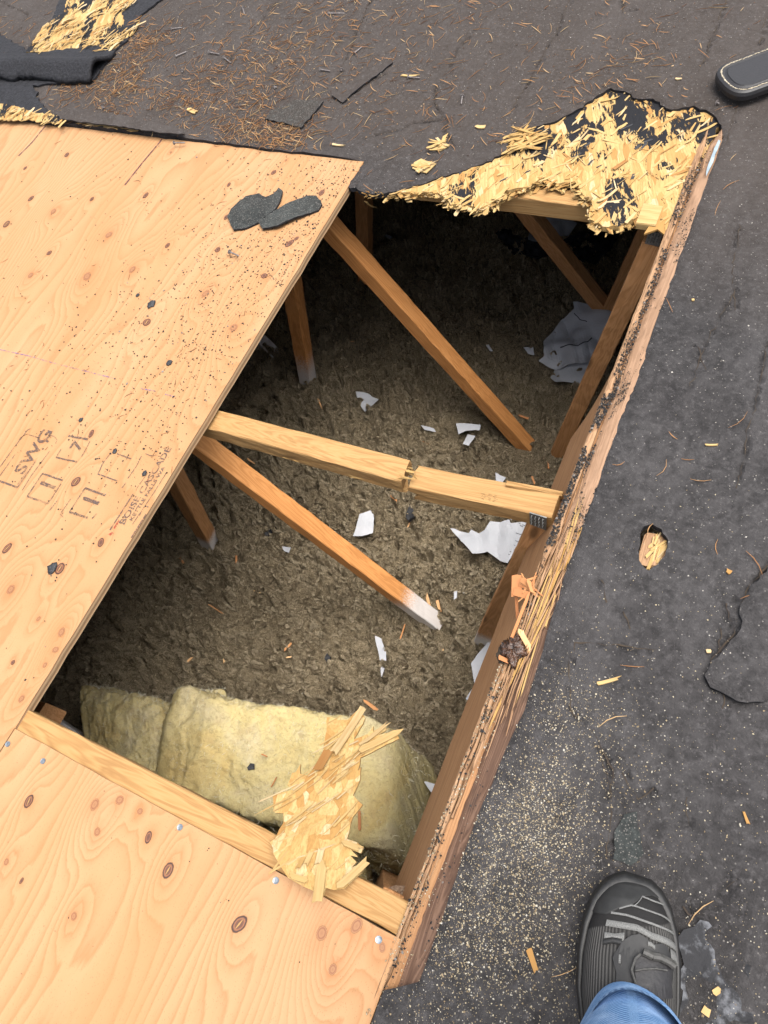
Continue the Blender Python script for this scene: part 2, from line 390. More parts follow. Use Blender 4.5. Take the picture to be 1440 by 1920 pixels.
M['needle'] = tintmat('dry_needles', [(0., (.16, .07, .035)), (.3, (.38, .18, .07)), (.75, (.55, .29, .12)), (1., (.66, .48, .26))])
M['crumb'] = tintmat('plant_crumbs', [(0., (.05, .03, .02)), (.5, (.20, .11, .06)), (.85, (.42, .26, .13)), (1., (.55, .42, .27))])
M['chip'] = tintmat('orange_chip', [(0., (.34, .13, .05)), (.5, (.48, .24, .10)), (1., (.62, .42, .22))])
M['stone'] = tintmat('pale_grit', [(0., (.10, .09, .085)), (.6, (.32, .29, .26)), (1., (.62, .58, .52))])

# ================================================================== SETTING
RX0, RX1 = -.207, -.17
tear = [(682, 303), (652, 350), (690, 362), (720, 362), (745, 357), (790, 345), (820, 335), (865, 320), (905, 307), (950, 285), (955, 265), (980, 245), (1045, 227), (1085, 205),
        (1115, 185), (1145, 167), (1170, 172), (1195, 187), (1225, 187), (1250, 205), (1270, 207), (1300, 200), (1335, 215), (1352, 238)]
outer = [(1352, 238)] + [(0, 0)] * 6 + [(1065, 1055), (1048, 1111), (1032, 1167), (1018, 1222), (984, 1333), (952, 1400), (907, 1505), (867, 1611), (833, 1717), (788, 1840), (722, 1856), (708, 1890)]
A2, B2, C2 = P(27, 1370)[:2], P(751, 1761)[:2], P(693, 1920)[:2]
d_ = (C2 - B2); s2end = B2 + d_ / abs(d_[1]) * 1.15
tl = P(0, 223)[:2]; tr = P(682, 303)[:2]; s_top = (tr - tl) / (tr - tl)[0]
s1tl = tl + s_top * (-2.07 - tl[0])
hole = [P(*q)[:2] for q in tear]
hole_r = ragged(hole, .008, .0016, 3, closed=False)
out_w = [P(*outer[0])[:2]] + [np.array(q) for q in [(-.1705, 1.32), (-.1700, 1.0), (-.1695, .7), (-.1700, .50)]] + [P(*q)[:2] for q in outer[7:]]
out_r = ragged(out_w, .02, .0007, 4, closed=False)
hole_poly = hole_r[:-1] + out_r + [s2end + np.array([.006, 0]), np.array([-2.085, s2end[1]]), s1tl + np.array([-.012, .0])] + ragged([s1tl + np.array([-.012, .0]), tr], .03, .002, 9, closed=False)[1:-1]
# puncture in the roof
punc = [(1207, 990), (1222, 985), (1240, 995), (1252, 1015), (1246, 1045), (1232, 1062), (1216, 1073), (1203, 1062), (1196, 1035), (1200, 1008)]
punc_w = ragged([P(*q)[:2] for q in punc], .006, .0012, 5)
z5 = lambda L: [(900 + x / 2.667, 400 + y / 2.667) for x, y in L]
z7 = lambda L: [(640 + x / 1.8, 1000 + y / 1.8) for x, y in L]
z8 = lambda L: [(680 + x / 1.895, 1400 + y / 1.895) for x, y in L]
z2 = lambda L: [(720 + x / 2, y / 2) for x, y in L]
z1 = lambda L: [(x / 2, y / 2) for x, y in L]
cracks = [(.0022, z5([(1080, 680), (1100, 720), (1125, 800)])), (.0015, z5([(1040, 880), (1120, 700), (1180, 560), (1260, 420)])), (.0022, z7([(878, 165), (885, 195), (895, 240)])), (.0025, z7([(950, 270), (965, 300), (975, 330)])),
          (.0028, z7([(1440, 115), (1385, 175), (1360, 220), (1345, 240)])), (.0032, z7([(1300, 240), (1305, 290), (1325, 340), (1300, 380), (1245, 430), (1225, 480), (1245, 520), (1310, 550), (1365, 570), (1440, 560)])),
          (.0022, z7([(1060, 400), (870, 378), (790, 375), (770, 440), (768, 520), (775, 590), (800, 630), (840, 660), (870, 700), (895, 760), (910, 820), (905, 900)])),
          (.0016, z8([(830, 0), (875, 100), (880, 200), (875, 400)])), (.002, z8([(930, 100), (975, 190), (1030, 150)])), (.0035, z8([(1320, 480), (1290, 505), (1255, 520), (1245, 570), (1210, 600), (1160, 600), (1138, 570)])),
          (.0016, z8([(650, 105), (635, 190), (690, 205), (685, 260)])), (.0016, z8([(1150, 180), (1165, 280)])),
          (.0024, z2([(195, 330), (195, 400), (215, 440), (230, 500), (270, 555)])), (.0024, z2([(0, 510), (60, 495), (120, 470), (200, 460)])), (.0012, z2([(340, 100), (270, 220), (200, 330)])),
          (.002, z2([(1285, 0), (1240, 130), (1180, 290)])), (.0024, z2([(1430, 80), (1405, 180)])), (.002, z2([(1340, 370), (1310, 450), (1280, 560)])), (.003, z2([(905, 50), (945, 45)])), (.002, z2([(900, 0), (890, 60)])),
          (.002, z2([(700, 0), (650, 130), (480, 420)])), (.0015, z1([(1050, 0), (980, 90), (760, 360)])), (.002, z1([(1400, 0), (1240, 370), (1290, 390), (1440, 290)])), (.002, z1([(600, 0), (340, 300)])),
          (.0018, [(1440, 640), (1405, 800), (1380, 920)]), (.0016, [(1385, 430), (1372, 520), (1380, 590)]), (.002, [(1350, 1180), (1360, 1260), (1352, 1330)]), (.0018, z1([(1370, 530), (1440, 505)])), (.0018, z1([(0, 10), (110, 60), (50, 150)]))]
raised = [(.0030, z7([(1440, 115), (1385, 175), (1360, 220), (1345, 240), (1325, 340), (1245, 430), (1225, 480), (1245, 520), (1365, 570), (1440, 560)])),
          (.0018, z7([(1060, 400), (790, 375), (768, 520), (800, 630), (870, 700), (910, 900), (1100, 900)])),
          (.0015, z8([(0, 0), (160, 0), (650, 105), (635, 190), (690, 205), (640, 330), (300, 700), (-10, 860)]))]
def roof_h(x, y):
    z = .0035 * fbm(x * 2.2, y * 1.4, 11, 4) + .0014 * fbm(x * 17, y * 11, 5, 3)
    for hh, L in raised:
        pl = [P(*q)[:2] for q in L]; d = segd(x, y, pl, True); z += hh * inpoly(x, y, pl) * np.clip(d / .007, 0, 1)
    return z
def crack_a(x, y):
    c = np.zeros(x.shape); wx = x + .0025 * pn(x * 60, y * 60, 3) + .010 * pn(x * 14, y * 14, 8); wy = y + .0025 * pn(x * 60 + 9, y * 60, 4)
    for wd, L in cracks:
        pl = [P(*q)[:2] for q in L]; d = segd(wx, wy, pl)
        c = np.maximum(c, np.clip(1.3 - d / (wd * (1.0 + 1.3 * pn(x * 30, y * 30, 2))).clip(8e-4), 0, 1))
    return c
ext = [(-7, -6), (6, -6), (6, 8), (-7, 8)]
ext = ragged(ext, .8, 0, 1)
fx, fy = np.meshgrid(np.arange(-2.5, .38, .0065), np.arange(-.32, 1.85, .0065)); fx = fx.ravel(); fy = fy.ravel()
cx, cy = np.meshgrid(np.arange(-7, 6, .25), np.arange(-6, 8, .25)); cx = cx.ravel(); cy = cy.ravel()
outm = (cx < -2.55) | (cx > .43) | (cy < -.37) | (cy > 1.9)
fx = fx + rng.uniform(-.0018, .0018, fx.size); fy = fy + rng.uniform(-.0018, .0018, fy.size)
V, F = cdt(ext, .0065, [hole_poly, punc_w], coarse=(np.r_[fx, cx[outm]], np.r_[fy, cy[outm]]))
ck = crack_a(V[:, 0], V[:, 1]); zz = roof_h(V[:, 0], V[:, 1]) + .007 - .004 * ck
dh = segd(V[:, 0], V[:, 1], hole_r + out_r); zz -= .005 * np.exp(-dh / .008)
V3, F3, mi = solid(np.c_[V, zz], F, .010); V3 = V3.tolist()
for ci, (wd, L) in enumerate(cracks):
    pl = ragged([P(*q)[:2] for q in L], .006, .0011, 200 + ci, closed=False); pl = np.array(pl)
    pl[:, 0] += .004 * pn(pl[:, 0] * 25, pl[:, 1] * 25, ci); hz_ = roof_h(pl[:, 0], pl[:, 1]) + .0076
    tn = np.gradient(pl, axis=0); tn /= np.linalg.norm(tn, axis=1)[:, None] + 1e-9; nn_ = np.c_[-tn[:, 1], tn[:, 0]]
    ww = wd * .55 * np.clip(.55 + 1.1 * pn(np.arange(len(pl)) * .35, ci * 3.3 + np.zeros(len(pl)), 5), .0, 1.6)
    b0_ = len(V3)
    for i in range(len(pl)): V3 += [[*(pl[i] - nn_[i] * ww[i]), hz_[i]], [*(pl[i] + nn_[i] * ww[i] * .6), hz_[i]]]
    for i in range(len(pl) - 1): F3.append((b0_ + 2 * i, b0_ + 2 * i + 2, b0_ + 2 * i + 3, b0_ + 2 * i + 1)); mi.append(2)
V3 = np.array(V3); ck2 = np.zeros(len(V3)); ck2[:len(ck)] = ck * .35
tag(mo('roof_surface', V3, F3, [M['roof'], M['felt'], M['void']], None, mi, False, {'crack': ck2, 'wc': V3}, loc=(0, 0, 0)), kind='structure')

# attic floor of loose wool
def ins_h(x, y):
    wx = x + .018 * pn(x * 28, y * 28, 31) + .03 * pn(x * 9, y * 9, 33); wy = y + .018 * pn(x * 28 + 5, y * 28, 32) + .03 * pn(x * 9, y * 9 + 7, 34)
    r1 = np.sqrt(np.abs(pn(wx * 24, wy * 24, 21)) + .002) * 1.9 - .8; r2 = pn(wx * 50, wy * 50, 22) * 1.3
    return -.80 - .065 * np.exp(-((x + .47) ** 2 + (y - 1.10) ** 2 * 1.6) / .045) + .060 * np.exp(-((x + 1.28) ** 2 + ((y - .80) / 2.4) ** 2) / .030) + .030 * fbm(x * 2.5, y * 2.5, 40, 3) + .031 * r1 + .015 * r2 + .022 * fbm(x * 14, y * 14, 41, 2)
def gridmesh(x0, x1, y0, y1, st):
    xs = np.arange(x0, x1 + st * .5, st); ys = np.arange(y0, y1 + st * .5, st); nx, ny = len(xs), len(ys)
    gx, gy = np.meshgrid(xs, ys); idx = np.arange(nx * ny).reshape(ny, nx)
    q = np.stack([idx[:-1, :-1], idx[:-1, 1:], idx[1:, 1:], idx[1:, :-1]], -1).reshape(-1, 4)
    return gx.ravel(), gy.ravel(), q.tolist()
gx, gy, q = gridmesh(-1.75, -.02, -.32, 2.35, .0052)
ins = mo('loose_insulation', np.c_[gx, gy, ins_h(gx, gy)], q, M['ins'], None, None, True, loc=(0, 0, 0))
tag(ins, 'loose blown grey brown mineral wool covering the attic floor', 'insulation', kind='stuff')
gx, gy, q = gridmesh(-7, 6, -6, 8, .5)
keep = [f for f in q if not (-1.7 < gx[f[0]] < -.6 and -.3 < gy[f[0]] < 1.8)]
mo('ground', np.c_[gx, gy, np.full(gx.size, -.86)], q, M['ins'], None, None, False, loc=(0, 0, 0))['kind'] = 'structure'
def boxV(x0, x1, y0, y1, z0, z1):
    V = [(x, y, z) for z in (z0, z1) for y in (y0, y1) for x in (x0, x1)]
    return V, [(0, 2, 3, 1), (4, 5, 7, 6), (0, 1, 5, 4), (2, 6, 7, 3), (0, 4, 6, 2), (1, 3, 7, 5)]
b = MB()
for a in ((-7, -6.9, -6, 8), (5.9, 6, -6, 8), (-6.9, 5.9, -6, -5.9), (-6.9, 5.9, 7.9, 8)): b.add(*boxV(*a, -2.5, -.004))
b.build('sky_block_walls', [M['plank']], loc=(0, 0, 0))['kind'] = 'structure'  # unseen walls added to keep sky light from entering below the roof

# ================================================================== helpers for wood
def beamV(p0, p1, w_, h_, side, ragA=0., ragB=0., jit=.0005, ch=.0018, seg=.03, off=None):
    p0 = np.array(p0, float); p1 = np.array(p1, float); a = p1 - p0; L = np.linalg.norm(a); a /= L
    s_ = np.array(side, float); s_ -= a * (s_ @ a); s_ /= np.linalg.norm(s_); u = np.cross(a, s_)
    if u[2] < 0: u = -u; s_ = -s_
    hw, hh = w_ / 2, h_ / 2
    nw = 4 if (ragA or ragB) else 1
    prof = []
    for (ax, ay, bx, by) in ((-hw + ch, -hh, hw - ch, -hh), (hw, -hh + ch, hw, hh - ch), (hw - ch, hh, -hw + ch, hh), (-hw, hh - ch, -hw, -hh + ch)):
        for k in range(nw + 1): prof.append((ax + (bx - ax) * k / nw, ay + (by - ay) * k / nw))
    n = len(prof); ks = max(2, int(L / seg) + 1); V = []; C = []
    o3 = np.array([U(0, 50), U(0, 5), U(0, 5)]) if off is None else np.array(off)
    for i in range(ks):
        t = L * i / (ks - 1)
        for (x, y) in prof:
            tt = t
            if i == 0 and ragA: tt += abs(rng.normal(0, ragA))
            if i == ks - 1 and ragB: tt -= abs(rng.normal(0, ragB))
            jx, jy = rng.normal(0, jit, 2)
            V.append(p0 + a * tt + s_ * (x + jx) + u * (y + jy)); C.append((tt + o3[0], x + o3[1], y + o3[2]))
    F = []
    for i in range(ks - 1):
        for j in range(n): F.append((i * n + j, i * n + (j + 1) % n, (i + 1) * n + (j + 1) % n, (i + 1) * n + j))
    F.append(tuple(range(n))[::-1]); F.append(tuple((ks - 1) * n + j for j in range(n)))
    return np.array(V), F, np.array(C)
def beam(name, p0, p1, w_, h_, mat, parent, side=(0, 1, 0), tip=0., **k):
    V, F, C = beamV(p0, p1, w_, h_, side, **k); t = C[:, 0] - C[:, 0].min(); L = t.max()
    return mo(name, V, F, mat, parent, None, False, {'wc': C, 'tint': np.full(len(V), U(0, .6)), 'tip': np.clip((t - L + tip) / max(tip, 1e-3) * 1.6, 0, 1.3) * (tip > 0)})
def flake(mb, c, L, W, ang, tilt=0., roll=0., curl=0., th=.0009, tint=None, mi=0, nrm=None, taper=.5):
    """a thin splintered wood flake with ragged ends"""
    n = 4; m_ = 3; V = []; C = []
    e0 = [rng.normal(0, .10) for _ in range(m_)]; e1 = [rng.normal(0, .10) for _ in range(m_)]
    t0 = U(taper, 1); t1 = U(taper, 1)
    for side in (0, 1):
        for i in range(n):
            f = i / (n - 1)
            for j in range(m_):
                g = j / (m_ - 1) - .5
                x = (f - .5) * L + (e0[j] * L if i == 0 else 0) + (e1[j] * L if i == n - 1 else 0)
                y = g * W * (t0 + (t1 - t0) * f); z = curl * (4 * (f - .5) ** 2) * L + (-th if side else 0)
                V.append((x, y, z)); C.append((x, y, z))
    V = np.array(V)
    ct, st = math.cos(tilt), math.sin(tilt); V = V @ np.array([[ct, 0, -st], [0, 1, 0], [st, 0, ct]]).T * 1.0
    cr, sr = math.cos(roll), math.sin(roll); V = V @ np.array([[1, 0, 0], [0, cr, -sr], [0, sr, cr]]).T
    ca, sa = math.cos(ang), math.sin(ang); V = V @ np.array([[ca, -sa, 0], [sa, ca, 0], [0, 0, 1]]).T
    if nrm is not None: V = V @ nrm.T
    V = V + np.array(c)
    F = []
    k = n * m_
    for i in range(n - 1):
        for j in range(m_ - 1):
            a = i * m_ + j; F += [(a, a + m_, a + m_ + 1, a + 1), (k + a, k + a + 1, k + a + m_ + 1, k + a + m_)]
    for i in range(n - 1):
        a = i * m_; F.append((a, k + a, k + a + m_, a + m_)); a += m_ - 1; F.append((a, a + m_, k + a + m_, k + a))
    for j in range(m_ - 1):
        a = j; F.append((a, a + 1, k + a + 1, k + a)); a = (n - 1) * m_ + j; F.append((a, k + a, k + a + 1, a + 1))
    off = np.array([U(0, 40), U(0, 9), U(0, 9)])
    mb.add(V, F, mi, wc=np.array(C) + off, tint=U() if tint is None else tint)
ICO = None
def bits(mb, pts, smin, smax, mi=0, flat=.6, tint=None):
    base = np.array([(1, 0, 0), (-1, 0, 0), (0, 1, 0), (0, -1, 0), (0, 0, 1), (0, 0, -1)], float)
    Fb = np.array([(0, 2, 4), (2, 1, 4), (1, 3, 4), (3, 0, 4), (2, 0, 5), (1, 2, 5), (3, 1, 5), (0, 3, 5)])
    n = len(pts)
    if not n: return
    s_ = smin + (smax - smin) * rng.random(n) ** 2.5
    V = base[None] * (s_[:, None, None] * rng.uniform(.55, 1.25, (n, 6, 1))); V[:, :, 2] *= flat
    V[:, :, :2] *= rng.uniform(.6, 1.3, (n, 1, 2))
    a = rng.uniform(0, 2 * np.pi, n); c, s = np.cos(a), np.sin(a)
    x = V[:, :, 0] * c[:, None] - V[:, :, 1] * s[:, None]; y = V[:, :, 0] * s[:, None] + V[:, :, 1] * c[:, None]
    V[:, :, 0] = x; V[:, :, 1] = y; V += np.asarray(pts)[:, None, :]
    Fs = (Fb[None] + (np.arange(n) * 6)[:, None, None]).reshape(-1, 3)
    tt = np.repeat(rng.random(n) if tint is None else np.full(n, tint), 6)
    mb.add(V.reshape(-1, 3), Fs.tolist(), mi, tint=tt)

# ================================================================== PLYWOOD
def knots_add(mb, L, z, mi):
    for (px, py, r, dark) in L:
        c = P(px, py, z); n = 28; r = r * (.85 if dark else .60); V = [(c[0], c[1], z)]; R = [0.]
        asp = U(1.2, 1.7) if dark else U(1.0, 1.4); an = math.pi / 2 + U(-.3, .3)
        wob = [1 + .08 * math.sin(2 * math.pi * j / n * 2 + px) + U(-.03, .03) for j in range(n)]
        for k, rr in enumerate((.5, .8, 1.)):
            for j in range(n):
                t = 2 * math.pi * j / n; x, y = r * rr * asp * math.cos(t) * wob[j], r * rr * math.sin(t) * wob[j]
                V.append((c[0] + x * math.cos(an) - y * math.sin(an), c[1] + x * math.sin(an) + y * math.cos(an), z)); R.append(rr)
        F = [(0, 1 + j, 1 + (j + 1) % n) for j in range(n)]
        for k in range(2): F += [(1 + k * n + j, 1 + (k + 1) * n + j, 1 + (k + 1) * n + (j + 1) % n, 1 + k * n + (j + 1) % n) for j in range(n)]
        mb.add(V, F, mi, rad=R, tint=.9 if dark else .1)
        if dark and r > .006 and U() < .8:                           # pale slit of the filler patch
            x, y = r * .55 * asp, r * .13; Q = []
            for sx, sy in ((-1, -.3), (0, -1), (1, -.3), (1, .3), (0, 1), (-1, .3)): Q.append((c[0] + sx * x * math.cos(an) - sy * y * math.sin(an), c[1] + sx * x * math.sin(an) + sy * y * math.cos(an), z + .0003))
            mb.add(Q, [tuple(range(6))], 3)
def plywood(name, poly, knots, seed, label, freq):
    mb = MB(); pl = [np.array(p) for p in poly]
    pr = ragged(pl, .03, .0004, seed)
    V, F = cdt(pr, .010)
    x, y = V[:, 0], V[:, 1]
    g = x * freq + 5.2 * fbm(x * 3.2 + seed, y * .75, seed, 3) + .6 * fbm(x * 16, y * 2.2, seed + 5, 2)
    halo = np.zeros(len(x))
    for (px, py, r, dark) in knots:
        c = P(px, py); dx = (x - c[0]); dy = (y - c[1]) * .42; d2 = (dx * dx + dy * dy) / (r * 2.4) ** 2
        g += 3.6 * (r / .010) * np.exp(-d2); halo = np.maximum(halo, (.6 if dark else .75) * np.exp(-(dx * dx + dy * dy * 2) / (r * 1.25) ** 2))
    V3, F3, mi = solid(np.c_[V, np.zeros(len(V))], F, .016)
    mb.V.append(V3); mb.F = list(F3); mb.M = list(mi); mb.n = len(V3)
    mb.A = {'grain': [(0, np.r_[g, g])], 'halo': [(0, np.r_[halo, halo])], 'tint': [(0, np.full(len(V3), .3))], 'wc': [(0, np.c_[V3[:, 1] * .6, V3[:, 0] * 2., V3[:, 2] * 8])], 'rad': [(0, np.zeros(len(V3)))]}
    for i, m_ in enumerate(mb.M): mb.M[i] = 0 if m_ == 0 else 1
    knots_add(mb, knots, .0008, 2)
    return tag(mb.build(name, [M['ply'], M['ply_edge'], M['knot'], M['chord']], loc=(float(np.mean([p[0] for p in pl])), float(np.mean([p[1] for p in pl])), 0)), label, 'plywood')
k1 = [(12, 420, .009, 1), (58, 372, .008, 1), (172, 373, .006, 1), (273, 366, .007, 1), (57, 516, .011, 0), (163, 518, .016, 0), (248, 505, .012, 0), (275, 604, .010, 1), (385, 550, .012, 0), (438, 614, .013, 0), (495, 517, .007, 1),
      (429, 346, .005, 1), (513, 323, .006, 1), (424, 407, .006, 1), (314, 460, .006, 1), (408, 468, .007, 1), (92, 474, .007, 1), (125, 290, .007, 1), (47, 315, .005, 1), (204, 440, .014, 0), (603, 361, .007, 1), (543, 456, .008, 1), (556, 447, .005, 1),
      (171, 813, .006, 1), (142, 903, .009, 1), (189, 1017, .007, 1), (13, 1028, .008, 1), (112, 1066, .0095, 1), (20, 1105, .013, 0), (115, 1185, .010, 0), (104, 1218, .009, 0), (84, 1247, .006, 0), (24, 1242, .004, 1), (80, 828, .005, 0), (320, 285, .005, 0), (100, 396, .012, 0), (536, 300, .005, 0), (40, 1310, .008, 0), (72, 1160, .006, 0)]
k1 = [k for k in k1]
sheet1 = plywood('plywood_sheet', [tr, (-.850, -.074), (-.862, s2end[1] + .0), (-2.07, s2end[1]), s1tl], k1, 3,
                 'large plywood sheet strewn with dark grit and stamped with black ink', 44)
z6 = lambda L: [(x / 1.895, 1500 + y / 1.895) for x, y in L]
k2 = [(*z6([(102, 5)])[0], .0075, 1), (*z6([(336, 16)])[0], .011, 0), (*z6([(497, 40)])[0], .007, 0), (*z6([(345, 113)])[0], .008, 0), (*z6([(527, 132)])[0], .006, 1), (*z6([(597, 250)])[0], .009, 1), (*z6([(262, 413)])[0], .008, 0),
      (*z6([(850, 441)])[0], .010, 1), (*z6([(1143, 473)])[0], .012, 0), (*z6([(1267, 447)])[0], .011, 0), (*z6([(1182, 602)])[0], .009, 0), (*z6([(1358, 524)])[0], .007, 0), (*z6([(22, 220)])[0], .006, 0), (*z6([(76, 287)])[0], .003, 1), (*z6([(425, 0)])[0], .010, 0)]
sheet2 = plywood('plywood_sheet', [B2, s2end, (-.8630, s2end[1]), (-.8512, -.079)], k2, 12, 'clean plywood sheet with knots and a row of nails along its edge', 58)
for q_ in [(14, 1395), (80, 1427), (337, 1551), (517, 1651), (710, 1762)]:
    c = P(*q_, .001); n = 14; b = MB()
    V = [(c[0] + .0042 * r * math.cos(2 * math.pi * j / n), c[1] + .0042 * r * math.sin(2 * math.pi * j / n), z) for r, z in ((1, .0002), (1, .0009), (.55, .0006)) for j in range(n)]
    F = [(k * n + j, k * n + (j + 1) % n, (k + 1) * n + (j + 1) % n, (k + 1) * n + j) for k in range(2) for j in range(n)] + [tuple(2 * n + j for j in range(n))]
    b.add(V, F); b.build('nail_head', [M['nail']], sheet2)
# ink marks
def ribbon(mb, pts, w_, z=.0012, mi=0):
    p = [np.array(q[:2], float) for q in pts]
    for a, c in zip(p[:-1], p[1:]):
        d = c - a; L = np.hypot(*d)
        if L < 1e-6: continue
        nn = np.array([-d[1], d[0]]) / L * w_ / 2
        mb.add([(*(a - nn), z), (*(c - nn), z), (*(c + nn), z), (*(a + nn), z)], [(0, 1, 2, 3)], mi)
zs = lambda L: [P(x / 4.5, 780 + y / 4.5)[:2] for x, y in L]
b = MB()
for w_, L in [(.0045, [(0, 550), (150, 605)]), (.003, [(150, 605), (305, 380)]), (.0022, [(0, 510), (130, 325)]), (.002, [(0, 435), (115, 275), (235, 120), (262, 108)]), (.002, [(245, 160), (340, 190)]), (.005, [(375, 200), (410, 220)]), (.0015, [(370, 150), (460, 175), (485, 205), (470, 235)]),
              (.0052, [(580, 170), (745, 200)]), (.0018, [(760, 215), (740, 260), (690, 345)]), (.004, [(475, 350), (560, 372), (655, 388)]), (.002, [(475, 350), (520, 280)]),
              (.0042, [(360, 487), (530, 545)]), (.0028, [(360, 487), (232, 680)]), (.0045, [(232, 680), (410, 742)]), (.002, [(410, 742), (520, 570)]), (.0016, [(190, 628), (270, 500), (420, 300)]), (.0016, [(150, 580), (230, 470)]),
              (.005, [(720, 610), (890, 672)]), (.0028, [(720, 610), (588, 812)]), (.005, [(588, 812), (740, 860)]), (.003, [(775, 870), (820, 825)]), (.0018, [(600, 700), (510, 830), (540, 860)]), (.0018, [(490, 710), (420, 800)]),
              (.0022, [(940, 310), (870, 400), (835, 480)]), (.003, [(825, 490), (990, 550)]), (.003, [(990, 320), (1110, 365)]), (.0018, [(1195, 340), (1150, 430), (1080, 530)]), (.0016, [(1230, 320), (1280, 340), (1330, 330)]), (.003, [(1030, 610), (1065, 565)]),
              (.003, [(930, 965), (1125, 660)]), (.0012, [(1150, 620), (1250, 480)]), (.0016, [(1120, 915), (1300, 650), (1400, 490)]), (.0032, [(1110, 1030), (1235, 830)]), (.0015, [(1180, 840), (1200, 800)])]:
    b = MB(); ribbon(b, zs(L), w_ * .8); b.build('stamp_line', [M['ink']], sheet1)
def text(s_, px, py, size, mat, parent, ang=None, sx=1., z=.0012):
    cu = bpy.data.curves.new('stamp_text', 'FONT'); cu.body = s_; cu.size = size; cu.align_x = 'LEFT'; cu.resolution_u = 3; cu.offset = size * .018
    to = bpy.data.objects.new('tmp', cu); COL.objects.link(to); bpy.context.view_layer.update()
    me = bpy.data.meshes.new_from_object(to); bpy.data.objects.remove(to)
    V = np.array([v.co[:] for v in me.vertices]); F = [tuple(p.vertices) for p in me.polygons]
    c = P(px, py); V[:, 0] *= sx; ang = math.pi / 2 if ang is None else ang; ca, sa = math.cos(ang), math.sin(ang)
    W = np.c_[c[0] + V[:, 0] * ca - V[:, 1] * sa, c[1] + V[:, 0] * sa + V[:, 1] * ca, np.full(len(V), z)]
    return mo('stamp_text', W, F, [mat], parent)
def ztx(s_, x, y, size, mat=None, **k): text(s_, x / 4.5, 780 + y / 4.5, size, mat or M['ink'], sheet1, **k)
ztx('SWG', 192, 500, .036, sx=1.25); ztx('1', 430, 655, .050, sx=1.0); ztx('1', 800, 790, .050, sx=1.0); ztx('7', 665, 305, .036, sx=1.1)
ztx('BOISE CASCADE', 1045, 925, .0165, sx=1.32); ztx('KETTLE FALLS WA', 1115, 890, .0095, sx=1.42)
for L, w_ in (([(925, 1010), (955, 985)], .006), ([(965, 950), (1010, 880)], .0035), ([(1240, 560), (1255, 540)], .003)):
    b = MB(); ribbon(b, zs(L), w_); b.build('red_smudge', [M['redink']], sheet1)
b = MB()
for L in ([(0, 656), (55, 668), (100, 681)], [(155, 695), (190, 704), (215, 710)], [(265, 729), (292, 734)], [(310, 740), (330, 745)], [(100, 681), (155, 695)]):
    b = MB(); ribbon(b, [P(*q)[:2] for q in L], .0016 if L[0][0] != 100 else .0006); b.build('chalk_line', [M['blueink']], sheet1)
b = MB()
for L in ([(86, 236), (60, 268), (35, 293)], [(304, 262), (268, 305), (234, 348)]):
    b = MB(); pts = [P(*q)[:2] for q in L]; ribbon(b, pts, .0035); b.build('marker_line', [M['purpleink']], sheet1)

# ================================================================== TRUSSES
def truss(Y, label, bits_):
    r = empty('roof_truss', (-1.0, Y, -.85), label, 'truss', 'roof trusses across the opening'); bits_(r); return r
ZC = -.016 - .019
def web(p0, p1, r, Y, mat='web', w_=.04, tip=0.): return beam('web', (p0[0], Y, p0[1]), (p1[0], Y, p1[1]), .040, w_, M[mat], r, tip=tip)
def plate(r, pts3, n=(0, -1, 0)):
    b = MB(); A = np.array(pts3); n = np.array(n, float)
    k = len(A); b.add(np.r_[A + n * .0012, A - n * .0005], [tuple(range(k)), tuple(range(2 * k - 1, k - 1, -1))] + [(i, k + i, k + (i + 1) % k, (i + 1) % k) for i in range(k)])
    e1 = A[1] - A[0]; e2 = A[3] - A[0]
    for i in range(4):
        for j in range(3):
            c = A[0] + e1 * (.16 + .22 * i) + e2 * (.22 + .28 * j); dx = e1 * .022; dz = e2 * (.09)
            b.add([c - dx - dz + n * .0018, c + dx - dz + n * .0018, c + dx + dz + n * .0018, c - dx + dz + n * .0018], [(0, 1, 2, 3)], 1)
            b.add([c - dx * 2 - dz * 1.3 + n * .002, c + dx * 2 - dz * 1.3 + n * .002, c + n * .0075 - dz], [(0, 1, 2), (0, 2, 1)], 0)
    b.build('gusset_plate', [M['steel'], M['void']], r)
def t0(r):
    Y = 1.56; beam('top_chord', (-2.2, Y, ZC - .01), (-.215, Y, ZC - .01), .040, .038, M['chord'], r)
    wb = lambda a, c: ((lambda A, C: ((A[0] - (C - A)[0] / (C - A)[2] * (A[2] + .056), -.056), (C[0] + (C - A)[0] / (C - A)[2] * (-.94 - C[2]), -.94)))(PY(*a, Y - .01), PY(*c, Y - .01)))
    web(*wb((985, 400), (1112, 560)), r, Y, 'dark_web'); web((-1.05, -.05), (-1.255, -.80), r, Y, 'dark_web'); web((-.235, -.05), (-.47, -.88), r, Y, 'dark_web')
def t1(r):
    Y = 1.152; beam('top_chord', (-2.3, Y + .050, ZC), (-.200, Y, ZC), .042, .038, M['chord'], r)
    wb = lambda a, c: ((lambda A, C: ((A[0] - (C - A)[0] / (C - A)[2] * (A[2] + .056), -.056), (C[0] + (C - A)[0] / (C - A)[2] * (-.94 - C[2]), -.94)))(PY(*a, Y - .01), PY(*c, Y - .01)))
    Y = 1.120
    web(*wb((637, 455), (975, 830)), r, Y); web(*wb((545, 545), (570, 690)), r, Y, tip=.40); web(*wb((1222, 465), (1050, 840)), r, Y, 'dark_web'); 
    q = [PY(1217, 433, Y - .0225), PY(1243, 436, Y - .0225), PY(1236, 462, Y - .0225), PY(1209, 456, Y - .0225)]; plate(r, q)
    beam('scab_block', (-.262, Y - .005, -.008), (-.228, Y - .005, -.008), .05, .015, M['osb'], r)
